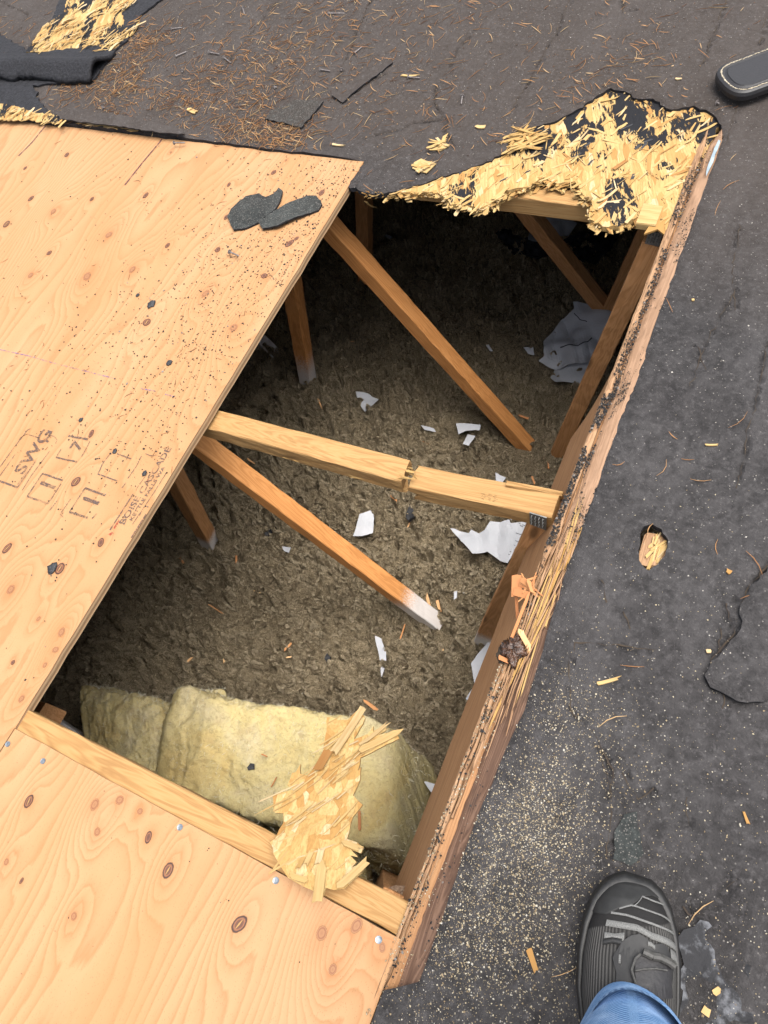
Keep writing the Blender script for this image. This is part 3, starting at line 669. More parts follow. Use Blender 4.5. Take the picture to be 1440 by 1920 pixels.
def t2(r):
    Y = .520
    beam('top_chord', (-2.3, Y, ZC), (-.4645, Y - .001, ZC - .011), .042, .038, M['chord'], r, ragB=.006)
    beam('top_chord', (-.4550, Y - .006, ZC - .014), (-.216, Y + .001, ZC + .003), .043, .038, M['chord'], r, ragA=.006)
    V, F, C = beamV((-.300, Y + .017, ZC + .016), (-.214, Y + .0225, ZC + .017), .009, .014, (0, 1, 0), jit=.0012)
    mo('split_edge', V, F, M['chord'], r, None, False, {'wc': C, 'tint': np.full(len(V), .2)})
    b = MB()
    for i in range(7): flake(b, (-.46 + U(-.008, .008), Y + U(-.018, .018), ZC + .012 + U(-.02, .008)), U(.01, .03), U(.002, .006), U(-.3, .3), U(-.2, .4), U(-1, 1), .05, tint=U(.3, .8))
    for i in range(8): flake(b, (-.8 + U(0, .35), Y - .02, ZC - .018 - U(0, .006)), U(.02, .05), U(.003, .008), U(-.15, .15), U(-.15, .15), U(-1, 1), .05, tint=U(.2, .7))
    b.build('splinters', [M['strand']], r)
    web((-1.005, -.056), (-.560, -.805), r, Y, tip=.20); web((-1.06, -.056), (-1.275, -.82), r, Y, 'dark_web', tip=.16); web((-.236, -.056), (-.447, -.85), r, Y, 'dark_web', tip=.2)
    z = lambda L: [PY(820 + x / 5.143, 940 + y / 5.143, Y - .0235) for x, y in L]
    plate(r, z([(890, 105), (1055, 155), (1050, 275), (895, 215)]))
    b = MB()
    for x0 in (902, 914, 926):                                     # faded mill stamp on the near face
        for k_ in range(6):
            p = PY(x0 + U(-3, 3) , 921 + (x0 - 880) * .17 + k_ * 2.2, Y - .0226); w_ = U(.003, .007); b.add([p, p + [w_, 0, 0], p + [w_, 0, .0011], p + [0, 0, .0011]], [(0, 1, 2, 3)])
    b.build('mill_stamp', [M['ink']], r)
def t3(r):
    Y = -.066; beam('top_chord', (-2.3, Y + .001, ZC + .012), (-.206, Y, ZC + .012), .037, .036, M['chord'], r)
    web((-.235, -.056), (-.44, -.82), r, Y, 'dark_web')
    beam('web', (-1.35, Y - .01, -.55), (-1.045, Y + .010, -.30), .04, .045, M['dark_web'], r)
truss(1.56, 'farthest truss, only its webs seen in the dark behind the torn corner', t0)
truss(1.130, 'truss under the torn strand board at the far end of the opening', t1)
truss(.52, 'middle truss whose pale top chord is cracked in two', t2)
truss(-.066, 'near truss whose top chord carries the edge of the clean plywood', t3)
# white sprayed ends of other timbers peeping out under the plywood
o = beam('timber_offcut', P(490, 638, -.77), P(520, 668, -.80), .035, .035, M['white_wood'], None, (0, 0, 1)); tag(o, 'short white timber end peeping out under the sheet beside the left web', 'timber')
o = beam('timber_offcut', P(40, 1320, -.62), P(148, 1392, -.66), .045, .04, M['white_wood'], None, (0, 0, 1)); tag(o, 'white timber end in the dark corner left of the yellow batts', 'timber')

# ================================================================== RIM
rim = empty('rim_beam', (-.2, .6, -.1), 'splintered brown rim timber along the right side of the opening', 'beam')
Ys = np.arange(-.175, 1.36, .02)
V = []; C = []
for y in Ys:
    n1 = .0012 * pn(y * 14, 0, 71)
    lean = .058 * float(np.clip((.99 - y) / .27, .08, 1))
    for (x, z) in ((RX0 + .001, -.006), (RX0 - lean, -.15), (RX0 - lean + .035, -.158), (RX0 + .036, -.02)):
        V.append((x + n1, y, z)); C.append((y, x, z))
F = []; n = 4
for i in range(len(Ys) - 1):
    for j in range(4): F.append((i * 4 + j, i * 4 + (j + 1) % 4, (i + 1) * 4 + (j + 1) % 4, (i + 1) * 4 + j))
F += [(3, 2, 1, 0), tuple((len(Ys) - 1) * 4 + j for j in range(4))]
mo('plank', V, F, M['plank'], rim, None, False, {'wc': np.array(C), 'tint': np.full(len(V), .3)})
def lamina(name, x0, x1, z0, z1, y0, y1, mat, seed, thk=.012, wig=.0012, gap=0.):
    ys = np.arange(y0, y1, .008); nn = 5; V = []; C = []
    for i, y in enumerate(ys):
        e = min(1., (y - y0) / .06 + .15, (y1 - y) / .06 + .15)
        for j in range(nn):
            f = j / (nn - 1); x = x0 + (x1 - x0) * (f * e + (1 - e) * .5) + wig * float(pn(y * 22, f * 2, seed)) + wig * .6 * float(pn(y * 90, f * 3, seed + 1))
            z = z0 + (z1 - z0) * f + .0016 * float(pn(y * 30, f * 4, seed + 2)) + .001 * float(pn(y * 130, f * 6, seed + 3)) - (.002 if j in (0, nn - 1) else 0)
            V.append((x, y, z)); C.append((y, x, z))
    k = len(V)
    for v in V[:k]: V.append((v[0], v[1], v[2] - thk))
    C = C + C
    F = []; m_ = len(ys)
    for i in range(m_ - 1):
        for j in range(nn - 1):
            a = i * nn + j; F += [(a, a + 1, a + nn + 1, a + nn), (k + a, k + a + nn, k + a + nn + 1, k + a + 1)]
        a = i * nn; F.append((a, a + nn, k + a + nn, k + a)); a += nn - 1; F.append((a, k + a, k + a + nn, a + nn))
    for j in range(nn - 1):
        F.append((j, k + j, k + j + 1, j + 1)); a = (m_ - 1) * nn + j; F.append((a, a + 1, k + a + 1, k + a))
    return mo(name, V, F, mat, rim, None, False, {'wc': np.array(C), 'tint': np.full(len(V), U())})
lamina('veneer_layer', -.2085, -.1965, -.001, .0015, .40, 1.345, M['splint'], 100, .014, .0009)
lamina('veneer_layer', -.2085, -.2040, -.002, .0015, -.17, .43, M['splint'], 101, .014, .0014)
lamina('veneer_layer', -.2030, -.1985, .000, -.001, -.165, .46, M['splint'], 110, .012, .0018)
lamina('veneer_layer', -.1975, -.1935, -.003, -.001, .06, .50, M['splint'], 120, .012, .0018)
lamina('veneer_layer', -.1928, -.1885, -.004, -.006, .24, .44, M['splint'], 130, .012, .0022)
lamina('outer_strip', -.1935, -.1665, -.004, .0042, .40, 1.345, M['strip'], 140, .018, .0006)
lamina('veneer_layer', -.1880, -.1780, -.003, .000, .26, .46, M['splint'], 145, .012, .0025)
k = M['strip'].copy(); 
M['stained'] = wood('weather_stained_wood', (.085, .045, .030), (.17, .095, .060), (.30, .18, .12), False, (.55, (.03, .02, .017)))
lamina('stained_strip', -.1970, -.150, -.016, .004, -.18, .42, M['stained'], 150, .014, .0012)
b = MB(); b.add(*boxV(-.203, -.15, -.17, 1.34, -.045, -.021), wc=np.zeros((8, 3)), tint=0.); b.build('core', [M['void']], rim)
# long splinters and torn fibres
b = MB()
for i in range(70):
    y = U(.20, .48) if i < 48 else U(-.12, 1.3); x = U(-.200, -.168) if y < .5 else U(-.205, -.185)
    flake(b, (x, y, .002 + U(0, .006)), U(.02, .09) * (1 if y < .5 else .6), U(.0008, .0030), math.pi / 2 + rng.normal(0, .07), rng.normal(0, .03), U(-1, 1), rng.normal(0, .02), .0010, tint=U(.0, .5))
b.build('splinters', [M['splint']], rim)
b = MB()
for i in range(22):
    y = U(.24, .50); flake(b, (U(-.192, -.168), y, .003 + U(0, .003)), U(.03, .10), U(.0010, .0045), math.pi / 2 + rng.normal(0, .05), rng.normal(0, .02), U(-.4, .4), rng.normal(0, .01), .0009, tint=U(.1, .6))
b.build('pale_splinters', [M['strand']], rim)
b = MB()
zz_ = lambda x, y, z=.006: P(820 + x / 5.143, 940 + y / 5.143, z)
def slat(mb, a, c, w_, tint=.12, roll=0., z0=.01, z1=.01):
    a = zz_(*a, z0); c = zz_(*c, z1); d = c - a; flake(mb, (a + c) / 2, np.linalg.norm(d), w_, math.atan2(d[1], d[0]), math.asin(-d[2] / np.linalg.norm(d)) * -1, roll, 0, .0014, tint=tint, taper=.8)
slat(b, (765, 715), (765, 905), .015, .1, 0, .012, .0); slat(b, (740, 880), (890, 900), .012, .15, .5, .004, .01); slat(b, (760, 900), (775, 1150), .005, .08, 0, -.01, -.03)
slat(b, (880, 900), (700, 1360), .005, .12, 0, .012, .004); slat(b, (830, 740), (880, 830), .009, .25, .6, .02, .01); slat(b, (860, 760), (930, 870), .006, .3, -.6, .02, .012)
slat(b, (590, 1500), (680, 1540), .006, .1); slat(b, (800, 1240), (880, 1410), .008, .75, .3, .015, .008); slat(b, (820, 1250), (830, 1330), .005, .85, 0, .016, .01)
for i in range(14): p = zz_(U(820, 960), U(750, 900)); flake(b, p, U(.01, .03), U(.002, .005), U(0, 3), U(-.5, .5), U(-1, 1), 0, .001, tint=U(.1, .5))
b.build('torn_fibres', [M['chip']], rim)
def blob(name, c, r, mat, parent=None, seed=1, amp=.3, sq=(1, 1, 1), n=18, fr=2.5):
    V = []; F = []
    for i in range(n + 1):
        th = math.pi * i / n
        for j in range(2 * n):
            ph = math.pi * j / n; d = np.array([math.sin(th) * math.cos(ph), math.sin(th) * math.sin(ph), math.cos(th)])
            rr = 1 + amp * float(fbm(d[0] * fr + d[2] * 1.7 * fr / 2 + seed, d[1] * fr - d[2] * 1.3 * fr / 2, seed, 4)); V.append(np.array(c) + d * r * rr * np.array(sq))
    for i in range(n):
        for j in range(2 * n): F.append((i * 2 * n + j, (i + 1) * 2 * n + j, (i + 1) * 2 * n + (j + 1) % (2 * n), i * 2 * n + (j + 1) % (2 * n)))
    return mo(name, V, F, mat, parent, None, True, {'wc': np.array(V), 'tint': np.full(len(V), .5)})
blob('resin_knot', zz_(735, 1440, .004), .015, M['pitch'], rim, 5, .5, (1, 1.2, .7))
blob('resin_knot', zz_(640, 1480, .002), .008, M['void'], rim, 6, .6, (1, 1.4, .7))
# black debris caught in the groove
b = MB()
def along(n, y0, y1, x0, x1, z0=.001, z1=.004): return np.c_[rng.uniform(x0, x1, n), rng.uniform(y0, y1, n), rng.uniform(z0, z1, n)]
for (y0, y1, n_) in ((.45, .75, 3600), (.72, 1.12, 2200), (1.1, 1.33, 900), (-.15, .45, 900)):
    p = along(n_, y0, y1, -.207, -.190); keep = fbm(p[:, 0] * 60, p[:, 1] * 9, 77, 3) > -.12; bits(b, p[keep], .0004, .0026)
    p = along(n_ // 2, y0, y1, -.186, -.166, .001, .006); keep = fbm(p[:, 0] * 60, p[:, 1] * 9, 78, 3) > .12; bits(b, p[keep], .0004, .0018)
tag(b.build('roof_grit', [M['grit']], loc=(-.19, .5, 0)), 'black roofing grit caught in the groove of the rim timber', 'grit', kind='stuff')

# ================================================================== TORN STRAND BOARD
z2p = lambda L, z: [P(720 + x / 2, y / 2, z) for x, y in L]
osb_low = [(-60, 715), (60, 722), (130, 722), (200, 720), (235, 745), (250, 768), (310, 765), (350, 782), (380, 770), (430, 740), (450, 712), (550, 692), (600, 665), (650, 690), (715, 680), (740, 720), (782, 765), (768, 812), (820, 848), (880, 850), (905, 832), (960, 815), (1010, 812), (1040, 808), (1075, 822)]
osb_up = [(1262, 460), (1180, 380), (900, 310), (640, 430), (440, 520), (350, 600), (100, 680), (-60, 700)]
board = empty('strand_board', P(1150, 320, -.02), 'torn pale strand board with black felt residue at the far corner of the opening', 'board')
piece('board_layer', z2p(osb_low + osb_up, -.0035), [M['osb_res'], M['osb'], M['osb']], board, .012, .011, lambda x, y: .0012 * fbm(x * 30, y * 30, 3, 3), .002, .008, 11, attrs=lambda x, y: np.clip(segd(x, y, [P(*((720 + a / 2, c / 2)))[:2] for a, c in osb_low]) / .13, 0, 1.1))
OP = np.array(z2p(osb_low + osb_up, 0))[:, :2]
tp = [p for p in hole]
b = MB(); xs = rng.uniform(OP[:, 0].min(), OP[:, 0].max(), 9000); ys = rng.uniform(OP[:, 1].min(), OP[:, 1].max(), 9000)
ok = inpoly(xs, ys, OP); xs, ys = xs[ok][:1500], ys[ok][:1500]
ndark = 0
for x, y in zip(xs, ys):
    nz = float(fbm(x * 16 + y * 5, y * 9 - x * 3, 91, 3)); edge = float(segd(np.array([x]), np.array([y]), OP[:len(osb_low)])[0])
    dark = nz > .12 and edge > .03
    ang = math.radians(66) + rng.normal(0, .22) if U() < .75 else U(0, math.pi)
    if dark:
        if U() < .03: flake(b, (x, y, -.0025), U(.012, .03), U(.003, .008), ang, rng.normal(0, .03), rng.normal(0, .1), 0, .001, tint=0., mi=1)
        elif U() < .12: flake(b, (x, y, -.0012), U(.012, .03), U(.001, .004), ang, rng.normal(0, .03), rng.normal(0, .1), 0, .0006, tint=U(.5, 1))
    elif U() < .16: flake(b, (x, y, -.0030 + abs(rng.normal(0, .0008))), U(.012, .040), U(.002, .009), ang, rng.normal(0, .05), rng.normal(0, .12), rng.normal(0, .03), .0007, tint=U(.35, 1) if U() < .88 else U(0, .25))
b.build('loose_strands', [M['strand'], M['tar']], board)
b = MB(); low3 = ragged(np.array(z2p(osb_low, 0))[:, :2], .006, .0, 1, closed=False)
for i in range(230):
    q_ = low3[int(U(0, len(low3) - 1))]; k = U(0, .014)
    flake(b, (q_[0] + rng.normal(0, .004), q_[1] + k - .004, -.004 - U(0, .012)), U(.010, .034), U(.004, .014), -math.pi / 2 + rng.normal(0, .6), -abs(rng.normal(.05, .35)) * -1, rng.normal(0, .4), rng.normal(0, .06), .0009, tint=U(.35, 1) if U() < .8 else U(0, .3))
for i in range(26):
    p = P(U(690, 800), 366 + U(-3, 4), -.012); flake(b, p, U(.015, .05), U(.002, .007), -math.pi / 2 + rng.normal(0, .4), U(0, .9), 0, .05, .001, tint=U(.0, .6))
for i in range(30):
    p = P(U(960, 1010), U(245, 280), .004); flake(b, p, U(.03, .07), U(.003, .009), math.radians(30) + rng.normal(0, .4), rng.normal(0, .12), rng.normal(0, .3), .03, .001, tint=U(.1, .7))
flake(b, P(695, 385, -.05), .055, .004, -1.4, .9, 0, .05, .002, tint=.6)
flake(b, P(1240, 418, -.004), .05, .034, 1.4, .05, 0, .0, .004, tint=.15, taper=.9)
flake(b, P(1262, 412, -.002), .045, .012, 1.35, .05, 0, .0, .004, tint=.35, taper=.9)
b.build('torn_edge', [M['strand'], M['tar']], board)
piece('gap_shade_sheet', z2p([(540, 700), (600, 672), (720, 682), (725, 700), (700, 712)], -.0155), [M['void']], board, .01, .0005)  # thin dark sheet standing in for the shade inside the gap

# torn shard leaning out of the opening onto the wool batt
sh = empty('board_shard', P(600, 1600, -.1), 'pale splintered strand board shard leaning on the near truss over the batt', 'shard')
pa, pb, pc = -.165 + 0, .0, 0.
def SH(x, y):                                # inclined plane: rests on near chord, drops towards the batt
    return PP(480 + x / 4.8, 1300 + y / 4.8, .004 - .9 * .05, .0, -.9)
outl = [(570, 1870), (520, 1780), (430, 1740), (290, 1660), (235, 1570), (195, 1500), (125, 1340), (175, 1310), (205, 1225), (245, 1165), (245, 1080), (170, 1075), (150, 925), (220, 890), (340, 865), (280, 830), (325, 715), (355, 712), (400, 635), (395, 722), (460, 740), (520, 670), (600, 520), (625, 380), (640, 215), (690, 220), (750, 240), (830, 240), (920, 150), (955, 175), (985, 225), (930, 330), (880, 415), (1010, 370),
        (1060, 300), (1060, 345), (1160, 300), (1175, 315), (1165, 345), (1100, 380), (1265, 342), (1290, 410), (1230, 440), (935, 578), (910, 700), (940, 660), (930, 770), (870, 915), (955, 1000), (900, 1075), (870, 1110), (840, 1230), (820, 1310), (905, 1340), (965, 1390), (945, 1440), (860, 1410), (920, 1475), (850, 1460), (905, 1520), (860, 1570), (1000, 1515), (1010, 1530), (900, 1660), (800, 1760), (700, 1770), (630, 1750), (600, 1830)]
def lean_noise(x, y): return .004 * fbm(x * 9, y * 9, 55, 3)
piece('board_layer', [SH(*q) for q in outl], [M['osb_face'], M['osb'], M['osb']], sh, .008, .0045, lean_noise, .0006, .008, 21)
b = MB(); OL = [np.array(q, float) for q in outl]; cnt = 0
th = math.atan(.9); Nr = np.array([[1, 0, 0], [0, math.cos(-th), -math.sin(-th)], [0, math.sin(-th), math.cos(-th)]])
while cnt < 70:
    x, y = U(130, 1250), U(160, 1850)
    if not inpoly(np.array([x]), np.array([y]), OL)[0]: continue
    if not inpoly(np.array([x + 60, x - 60]), np.array([y, y]), OL).any(): continue
    p = SH(x, y) + np.array([0, .0008, .0020 + U(0, .001)]); a = math.radians(78) + rng.normal(0, .13)
    flake(b, p, U(.015, .055), U(.0008, .0035), a, rng.normal(0, .02), rng.normal(0, .06), rng.normal(0, .01), .0005, tint=U(.6, 1) if U() < .9 else U(.1, .5), nrm=Nr); cnt += 1
for (x0, y0, x1, y1, w_, t_) in [(660, 520, 560, 700, .013, .02), (950, 180, 700, 560, .013, .9), (1270, 370, 960, 520, .013, .8), (1160, 310, 960, 470, .007, .9), (930, 1410, 800, 1360, .010, .8), (1000, 1530, 780, 1730, .010, .85),
                                   (600, 1560, 560, 1860, .012, .8), (590, 1430, 560, 1560, .008, .95), (440, 1480, 380, 1590, .006, .3), (500, 1450, 450, 1560, .007, .85), (300, 1650, 450, 1700, .008, .6)]:
    a_, c_ = SH(x0, y0), SH(x1, y1); d = Nr.T @ (c_ - a_); flake(b, (a_ + c_) / 2 + np.array([0, .002, .005]), np.linalg.norm(d) * 1.08, w_, math.atan2(d[1], d[0]), 0, rng.normal(0, .12), .02, .001, tint=t_, nrm=Nr, taper=.85)
b.build('loose_strands', [M['strand']], sh)

# ================================================================== WOOL BATTS
def batt(name, path, wvec, th, label, seed, amp=.010, n=130, m_=80):
    """a rectangular batt swept along a bent path of points; wvec = half width vector"""
    path = np.array(path, float); seg = np.r_[0, np.cumsum(np.linalg.norm(np.diff(path, axis=0), axis=1))]; wv = np.array(wvec, float)
    us = np.linspace(0, seg[-1], n); C = np.stack([np.interp(us, seg, path[:, k]) for k in range(3)], 1)
    for _ in range(10): C[1:-1] = (C[:-2] + C[2:] + 2 * C[1:-1]) / 4
    T = np.gradient(C, axis=0); T /= np.linalg.norm(T, axis=1)[:, None]
    W = np.tile(wv, (n, 1)); Wn = W / np.linalg.norm(W, axis=1)[:, None]; N = np.cross(T, Wn); N[N[:, 2] < -.8] *= -1
    s_ = np.sign(N[0, 2]) or 1; N = N * s_
    hw = np.linalg.norm(wv); V = []
    k8 = []                                     # rounded rectangle profile
    for j in range(m_ * 2):
        t = 2 * math.pi * j / (m_ * 2); c, s = math.cos(t), math.sin(t); e = .22; k8.append((math.copysign(abs(c) ** e, c), math.copysign(abs(s) ** e, s)))
    # spread points evenly along the outline
    k8 = np.array(k8); dd = np.r_[0, np.cumsum(np.hypot(*(np.diff(np.r_[k8, k8[:1]], axis=0) * [hw, th / 2]).T))]; tt = np.linspace(0, dd[-1], m_ * 2 + 1)[:-1]
    kx = np.interp(tt, dd, np.r_[k8[:, 0], k8[0, 0]]); ky = np.interp(tt, dd, np.r_[k8[:, 1], k8[0, 1]])
    for i in range(n):
        e = 1 - .06 * max(0, 1 - i / 2.) - .06 * max(0, 1 - (n - 1 - i) / 2.)
        for j in range(m_ * 2): V.append(C[i] + Wn[i] * hw * kx[j] * e + N[i] * th / 2 * ky[j] * e)
    q = m_ * 2; F = []
    for i in range(n - 1):
        for j in range(q): F.append((i * q + j, i * q + (j + 1) % q, (i + 1) * q + (j + 1) % q, (i + 1) * q + j))
    V = list(V); # end caps with a grid of rings towards the centre
    for i, end in ((0, 0), (n - 1, 1)):
        prev = [i * q + j for j in range(q)]
        for r_ in (.85, .6, .3):
            st = len(V)
            for j in range(q): V.append(C[i] + Wn[i] * hw * kx[j] * r_ * .94 + N[i] * th / 2 * ky[j] * r_ * .94 + T[i] * (.006 * (1 - r_)) * (1 if end else -1))
            cur = list(range(st, st + q))
            for j in range(q): F.append((prev[j], prev[(j + 1) % q], cur[(j + 1) % q], cur[j]) if end == 1 else (prev[j], cur[j], cur[(j + 1) % q], prev[(j + 1) % q]))
            prev = cur
        F.append(tuple(prev) if end else tuple(prev[::-1]))
    V = np.array(V); x, y, z = V.T
    d1 = fbm(x * 9 + z * 5 + seed, y * 9 - z * 6, seed, 3); d2 = fbm(x * 40 + z * 33, y * 40 - z * 29, seed + 3, 3)
    cen = C.mean(0); dirn = V - np.array([np.interp(x, np.sort(C[:, 0]), C[np.argsort(C[:, 0]), 0]), np.interp(x, np.sort(C[:, 0]), C[np.argsort(C[:, 0]), 1]), np.interp(x, np.sort(C[:, 0]), C[np.argsort(C[:, 0]), 2])]).T
    dirn /= np.linalg.norm(dirn, axis=1)[:, None] + 1e-6
    d3 = fbm(x * 120 + z * 90, y * 120 - z * 80, seed + 9, 2)
    V = V + dirn * (amp * d1 + amp * .30 * d2 + .0030 * d3)[:, None]
    o = tag(mo(name, V, F, M['batt'], None, None, True), label, 'insulation batt')
    mb = MB()
    for i in rng.choice(len(V), 4200):
        if dirn[i][2] < -.3: continue
        p = V[i] + dirn[i] * .001; a = rng.normal(0, 1, 3) + dirn[i] * .7; a /= np.linalg.norm(a); s2 = np.cross(a, [.3, .5, .8]); s2 /= np.linalg.norm(s2); L = U(.004, .013); mid = p + a * L * .5 + s2 * rng.normal(0, .0015); r_ = .00028
        e = p + a * L; q3 = [s2 * r_, np.cross(a, s2) * r_, -(s2 + np.cross(a, s2)) * r_]
        mb.add([p + q_ for q_ in q3] + [mid + q_ for q_ in q3] + [e + q_ * .3 for q_ in q3], [(k_ * 3 + j, k_ * 3 + (j + 1) % 3, k_ * 3 + 3 + (j + 1) % 3, k_ * 3 + 3 + j) for k_ in range(2) for j in range(3)])
    f_ = mb.build('loose_fibres', [M['fibre']], o); f_['kind'] = 'stuff'
    return o
zb = lambda x, y, z: P(x / 1.674, 1200 + y / 1.674, z)
# main batt: top face corners in the photo -> centre line and width
L0, L1 = zb(590, 130, -.52), zb(570, 500, -.52)
M0, M1 = zb(960, 235, -.52), zb(890, 560, -.52)
c0, c1 = (L0 + L1) / 2, (M0 + M1) / 2
wv = ((L0 - L1) + (M0 - M1)) / 4
dirx = (c1 - c0) / np.linalg.norm(c1 - c0)
e0 = zb(1150, 450, -.52); e1 = zb(1240, 540, -.66)
cL = (zb(600, 135, -.66) + zb(560, 505, -.66)) / 2; c0 = (zb(668, 165, -.52) + zb(605, 495, -.52)) / 2
path = [cL + [0, 0, -.055], c0 * .35 + cL * .65 + [0, 0, .0], c0 + [.01, 0, -.055], c1 + [0, 0, -.055], e0 + [-.01, 0, -.055], e1 + [-.01, 0, -.05], e1 + [.01, -.01, -.16]]
batt('wool_batt', path, wv * 1.04, .125, 'thick yellow glass wool batt lying flat behind the shard', 61, .014)
a0, a1 = zb(400, 230, -.66), zb(520, 430, -.64)
batt('wool_batt', [zb(345, 325, -.70), zb(450, 345, -.67), zb(600, 385, -.66)], (zb(410, 185, -.7) - zb(480, 540, -.7)) / 2, .17, 'smaller shaded yellow wool batt wedged left of the thick one', 67, .016, 90)
batt('wool_batt', [zb(700, 575, -.71), zb(900, 640, -.72), zb(1160, 735, -.74)], (zb(900, 560, -.7) - zb(900, 730, -.7)) / 2, .10, 'dim lower wool batt showing between near truss and thick batt', 69, .016, 90)
# wool flecks, grit
b = MB(); p = []
for i in range(1500):
    x, y = U(560, 1330), U(100, 660); p.append(zb(x, y, -.505 + U(-.01, .01)))
# ================================================================== FLOOR LITTER
def fl(px, py, dz=.010):
    p = P(px, py, -.80)
    for _ in range(4): p = P(px, py, float(ins_h(p[0], p[1])) + dz)
    return p
def paper(pts, label, seed, amp=.006, dz=.016, mat=None, k=10, marks=()):
    amp *= 1.5; A = [P(*q, -.80 + dz + .014) for q in pts]
    c = np.mean(A, axis=0)
    def zf(x, y): return amp * (fbm(x * k + seed, y * k, seed, 2) + .9 * np.abs(pn(x * k * 1.3 + y * k * .8, y * k * .5, seed + 9))) + .03 * fbm(x * 2.5, y * 2.5, 40, 3)
    o = piece('paper_scrap', A, [mat or M['paper']], None, .008, .0006, zf, .0006, .012, seed, label, 'paper', 'white scraps on the loose wool')
    A = np.array(A); G = np.linalg.lstsq(np.c_[np.ones(len(A)), A[:, 0], A[:, 1]], A[:, 2], rcond=None)[0]
    for nm, L, w_ in marks:
        b = MB(); q = ragged([P(*p_, -.80 + dz + .014)[:2] for p_ in L], .004, .0004, 5, closed=False)
        for a_, c_ in zip(q[:-1], q[1:]):
            if nm == 'printed_line' and b.n and U() < .3: continue
            d = c_ - a_; n_ = np.array([-d[1], d[0]]) / (np.linalg.norm(d) + 1e-9) * w_ / 2; Q = [a_ - n_, c_ - n_, c_ + n_, a_ + n_]
            b.add([(v[0], v[1], G[0] + G[1] * v[0] + G[2] * v[1] + float(zf(np.array(v[0]), np.array(v[1]))) + .0012) for v in Q], [(0, 1, 2, 3)])
        if b.n: b.build(nm, [M['tar']], o)
    return o
z4 = lambda L: [(400 + x / 2.057, 400 + y / 2.057) for x, y in L]
z66 = lambda L: [(300 + x / 1.8, 740 + y / 1.8) for x, y in L]
paper(z5([(465, 448), (560, 455), (665, 458), (700, 480), (640, 640), (560, 725), (480, 740), (370, 730), (290, 708), (320, 690), (315, 620), (360, 570), (400, 510), (470, 480)]), 'largest crumpled white paper sheet lying left of the far right web', 1, .016, .035, marks=[('crease_shade', z5([(400, 648), (440, 650), (490, 655), (540, 630), (560, 605)]), .0035), ('crease_shade', z5([(470, 500), (500, 530), (535, 545)]), .002)])  # dark ribbons paint the shade of its folds
paper(z5([(375, 740), (430, 735), (530, 690), (600, 740), (560, 850), (535, 830), (490, 835), (415, 820), (375, 828), (350, 800)]), 'torn white paper just below the largest crumpled sheet', 2, .008, .02)
paper(z66([(978, 445), (1040, 460), (1047, 445), (1075, 462), (1095, 455), (1115, 430), (1180, 428), (1185, 440), (1260, 435), (1225, 500), (1175, 577), (1150, 565), (1105, 530), (1055, 538)]), 'large white paper with fine print beside the middle gusset plate', 3, .012, .03, marks=[('printed_line', [(820 + x / 5.143, 940 + y / 5.143), (820 + (x + 62) / 5.143, 940 + (y + 16) / 5.143)], .0014) for x, y in [(790, 232), (800, 250), (760, 320), (755, 392), (740, 438), (705, 512), (692, 540)]])
paper(z66([(650, 475), (672, 400), (720, 380), (716, 462), (680, 475)]), 'white four sided scrap right of the lower orange web', 4, .004)
paper(z7([(113, 345), (135, 355), (152, 400), (153, 440), (135, 485), (128, 420)]), 'narrow curved white sliver in the middle of the wool', 5, .003, .02)
paper(z4([(550, 690), (590, 692), (638, 718), (585, 765), (560, 730)]), 'white fan shaped scrap above the cracked pale chord', 6, .004)
paper(z4([(390, 385), (415, 377), (435, 388), (415, 398)]), 'tiny white oval scrap beside the upper left web', 7, .001)
paper(z66([(1130, 252), (1165, 268), (1150, 290), (1130, 290)]), 'small white scrap just behind the right part of the cracked chord', 8, .001)
paper(z66([(1172, 400), (1202, 405), (1185, 426)]), 'tiny white triangle above the printed paper', 9, .001)
paper(z66([(992, 665), (1003, 662), (1002, 685), (992, 692)]), 'tiny white fleck in front of the printed paper', 10, .001)
paper(z7([(440, 445), (525, 330), (530, 380), (440, 575), (420, 560), (450, 510)]), 'white strip half hidden behind the rim timber', 11, .004, .03)
paper(z7([(280, 838), (328, 852), (345, 880), (318, 892)]), 'white triangle between the yellow batt and the rim timber', 12, .002, .06)
paper(z2([(590, 818), (680, 808), (725, 830), (690, 868), (640, 885), (600, 905), (540, 905), (545, 870), (600, 860)]), 'dim white sheet in the dark behind the torn strand board', 13, .010, .03)
paper(z5([(215, 658), (265, 655), (270, 688), (238, 686)]), 'small white scrap left of the largest crumpled sheet', 14, .001)
paper(z5([(28, 665), (46, 664), (66, 690), (50, 692)]), 'tiny white scrap right of the long upper web', 15, .001)
paper(z66([(415, 515), (445, 520), (440, 540), (420, 532)]), 'tiny pale blue grey scrap in the left part of the wool', 16, .001)
paper(z4([(935, 808), (1030, 808), (1025, 830), (975, 835), (945, 850)]), 'dusty white smear of plaster left of the foot of the long web', 17, .001, .008)
paper(z4([(962, 890), (980, 850), (1010, 855), (985, 895)]), 'ragged plaster crumb below the dusty smear', 18, .002, .008)
paper(z4([(800, 815), (850, 830), (860, 845), (815, 835)]), 'thin dusty plaster streak above the cracked chord', 19, .001, .008)
paper(z4([(358, 683), (384, 692), (380, 698), (358, 690)]), 'thin white sliver below the upper left web', 20, .001, .008)
paper(z4([(660, 57), (685, 68), (680, 78), (655, 72)]), 'tiny white scrap at the far end under the torn board', 21, .001, .01)
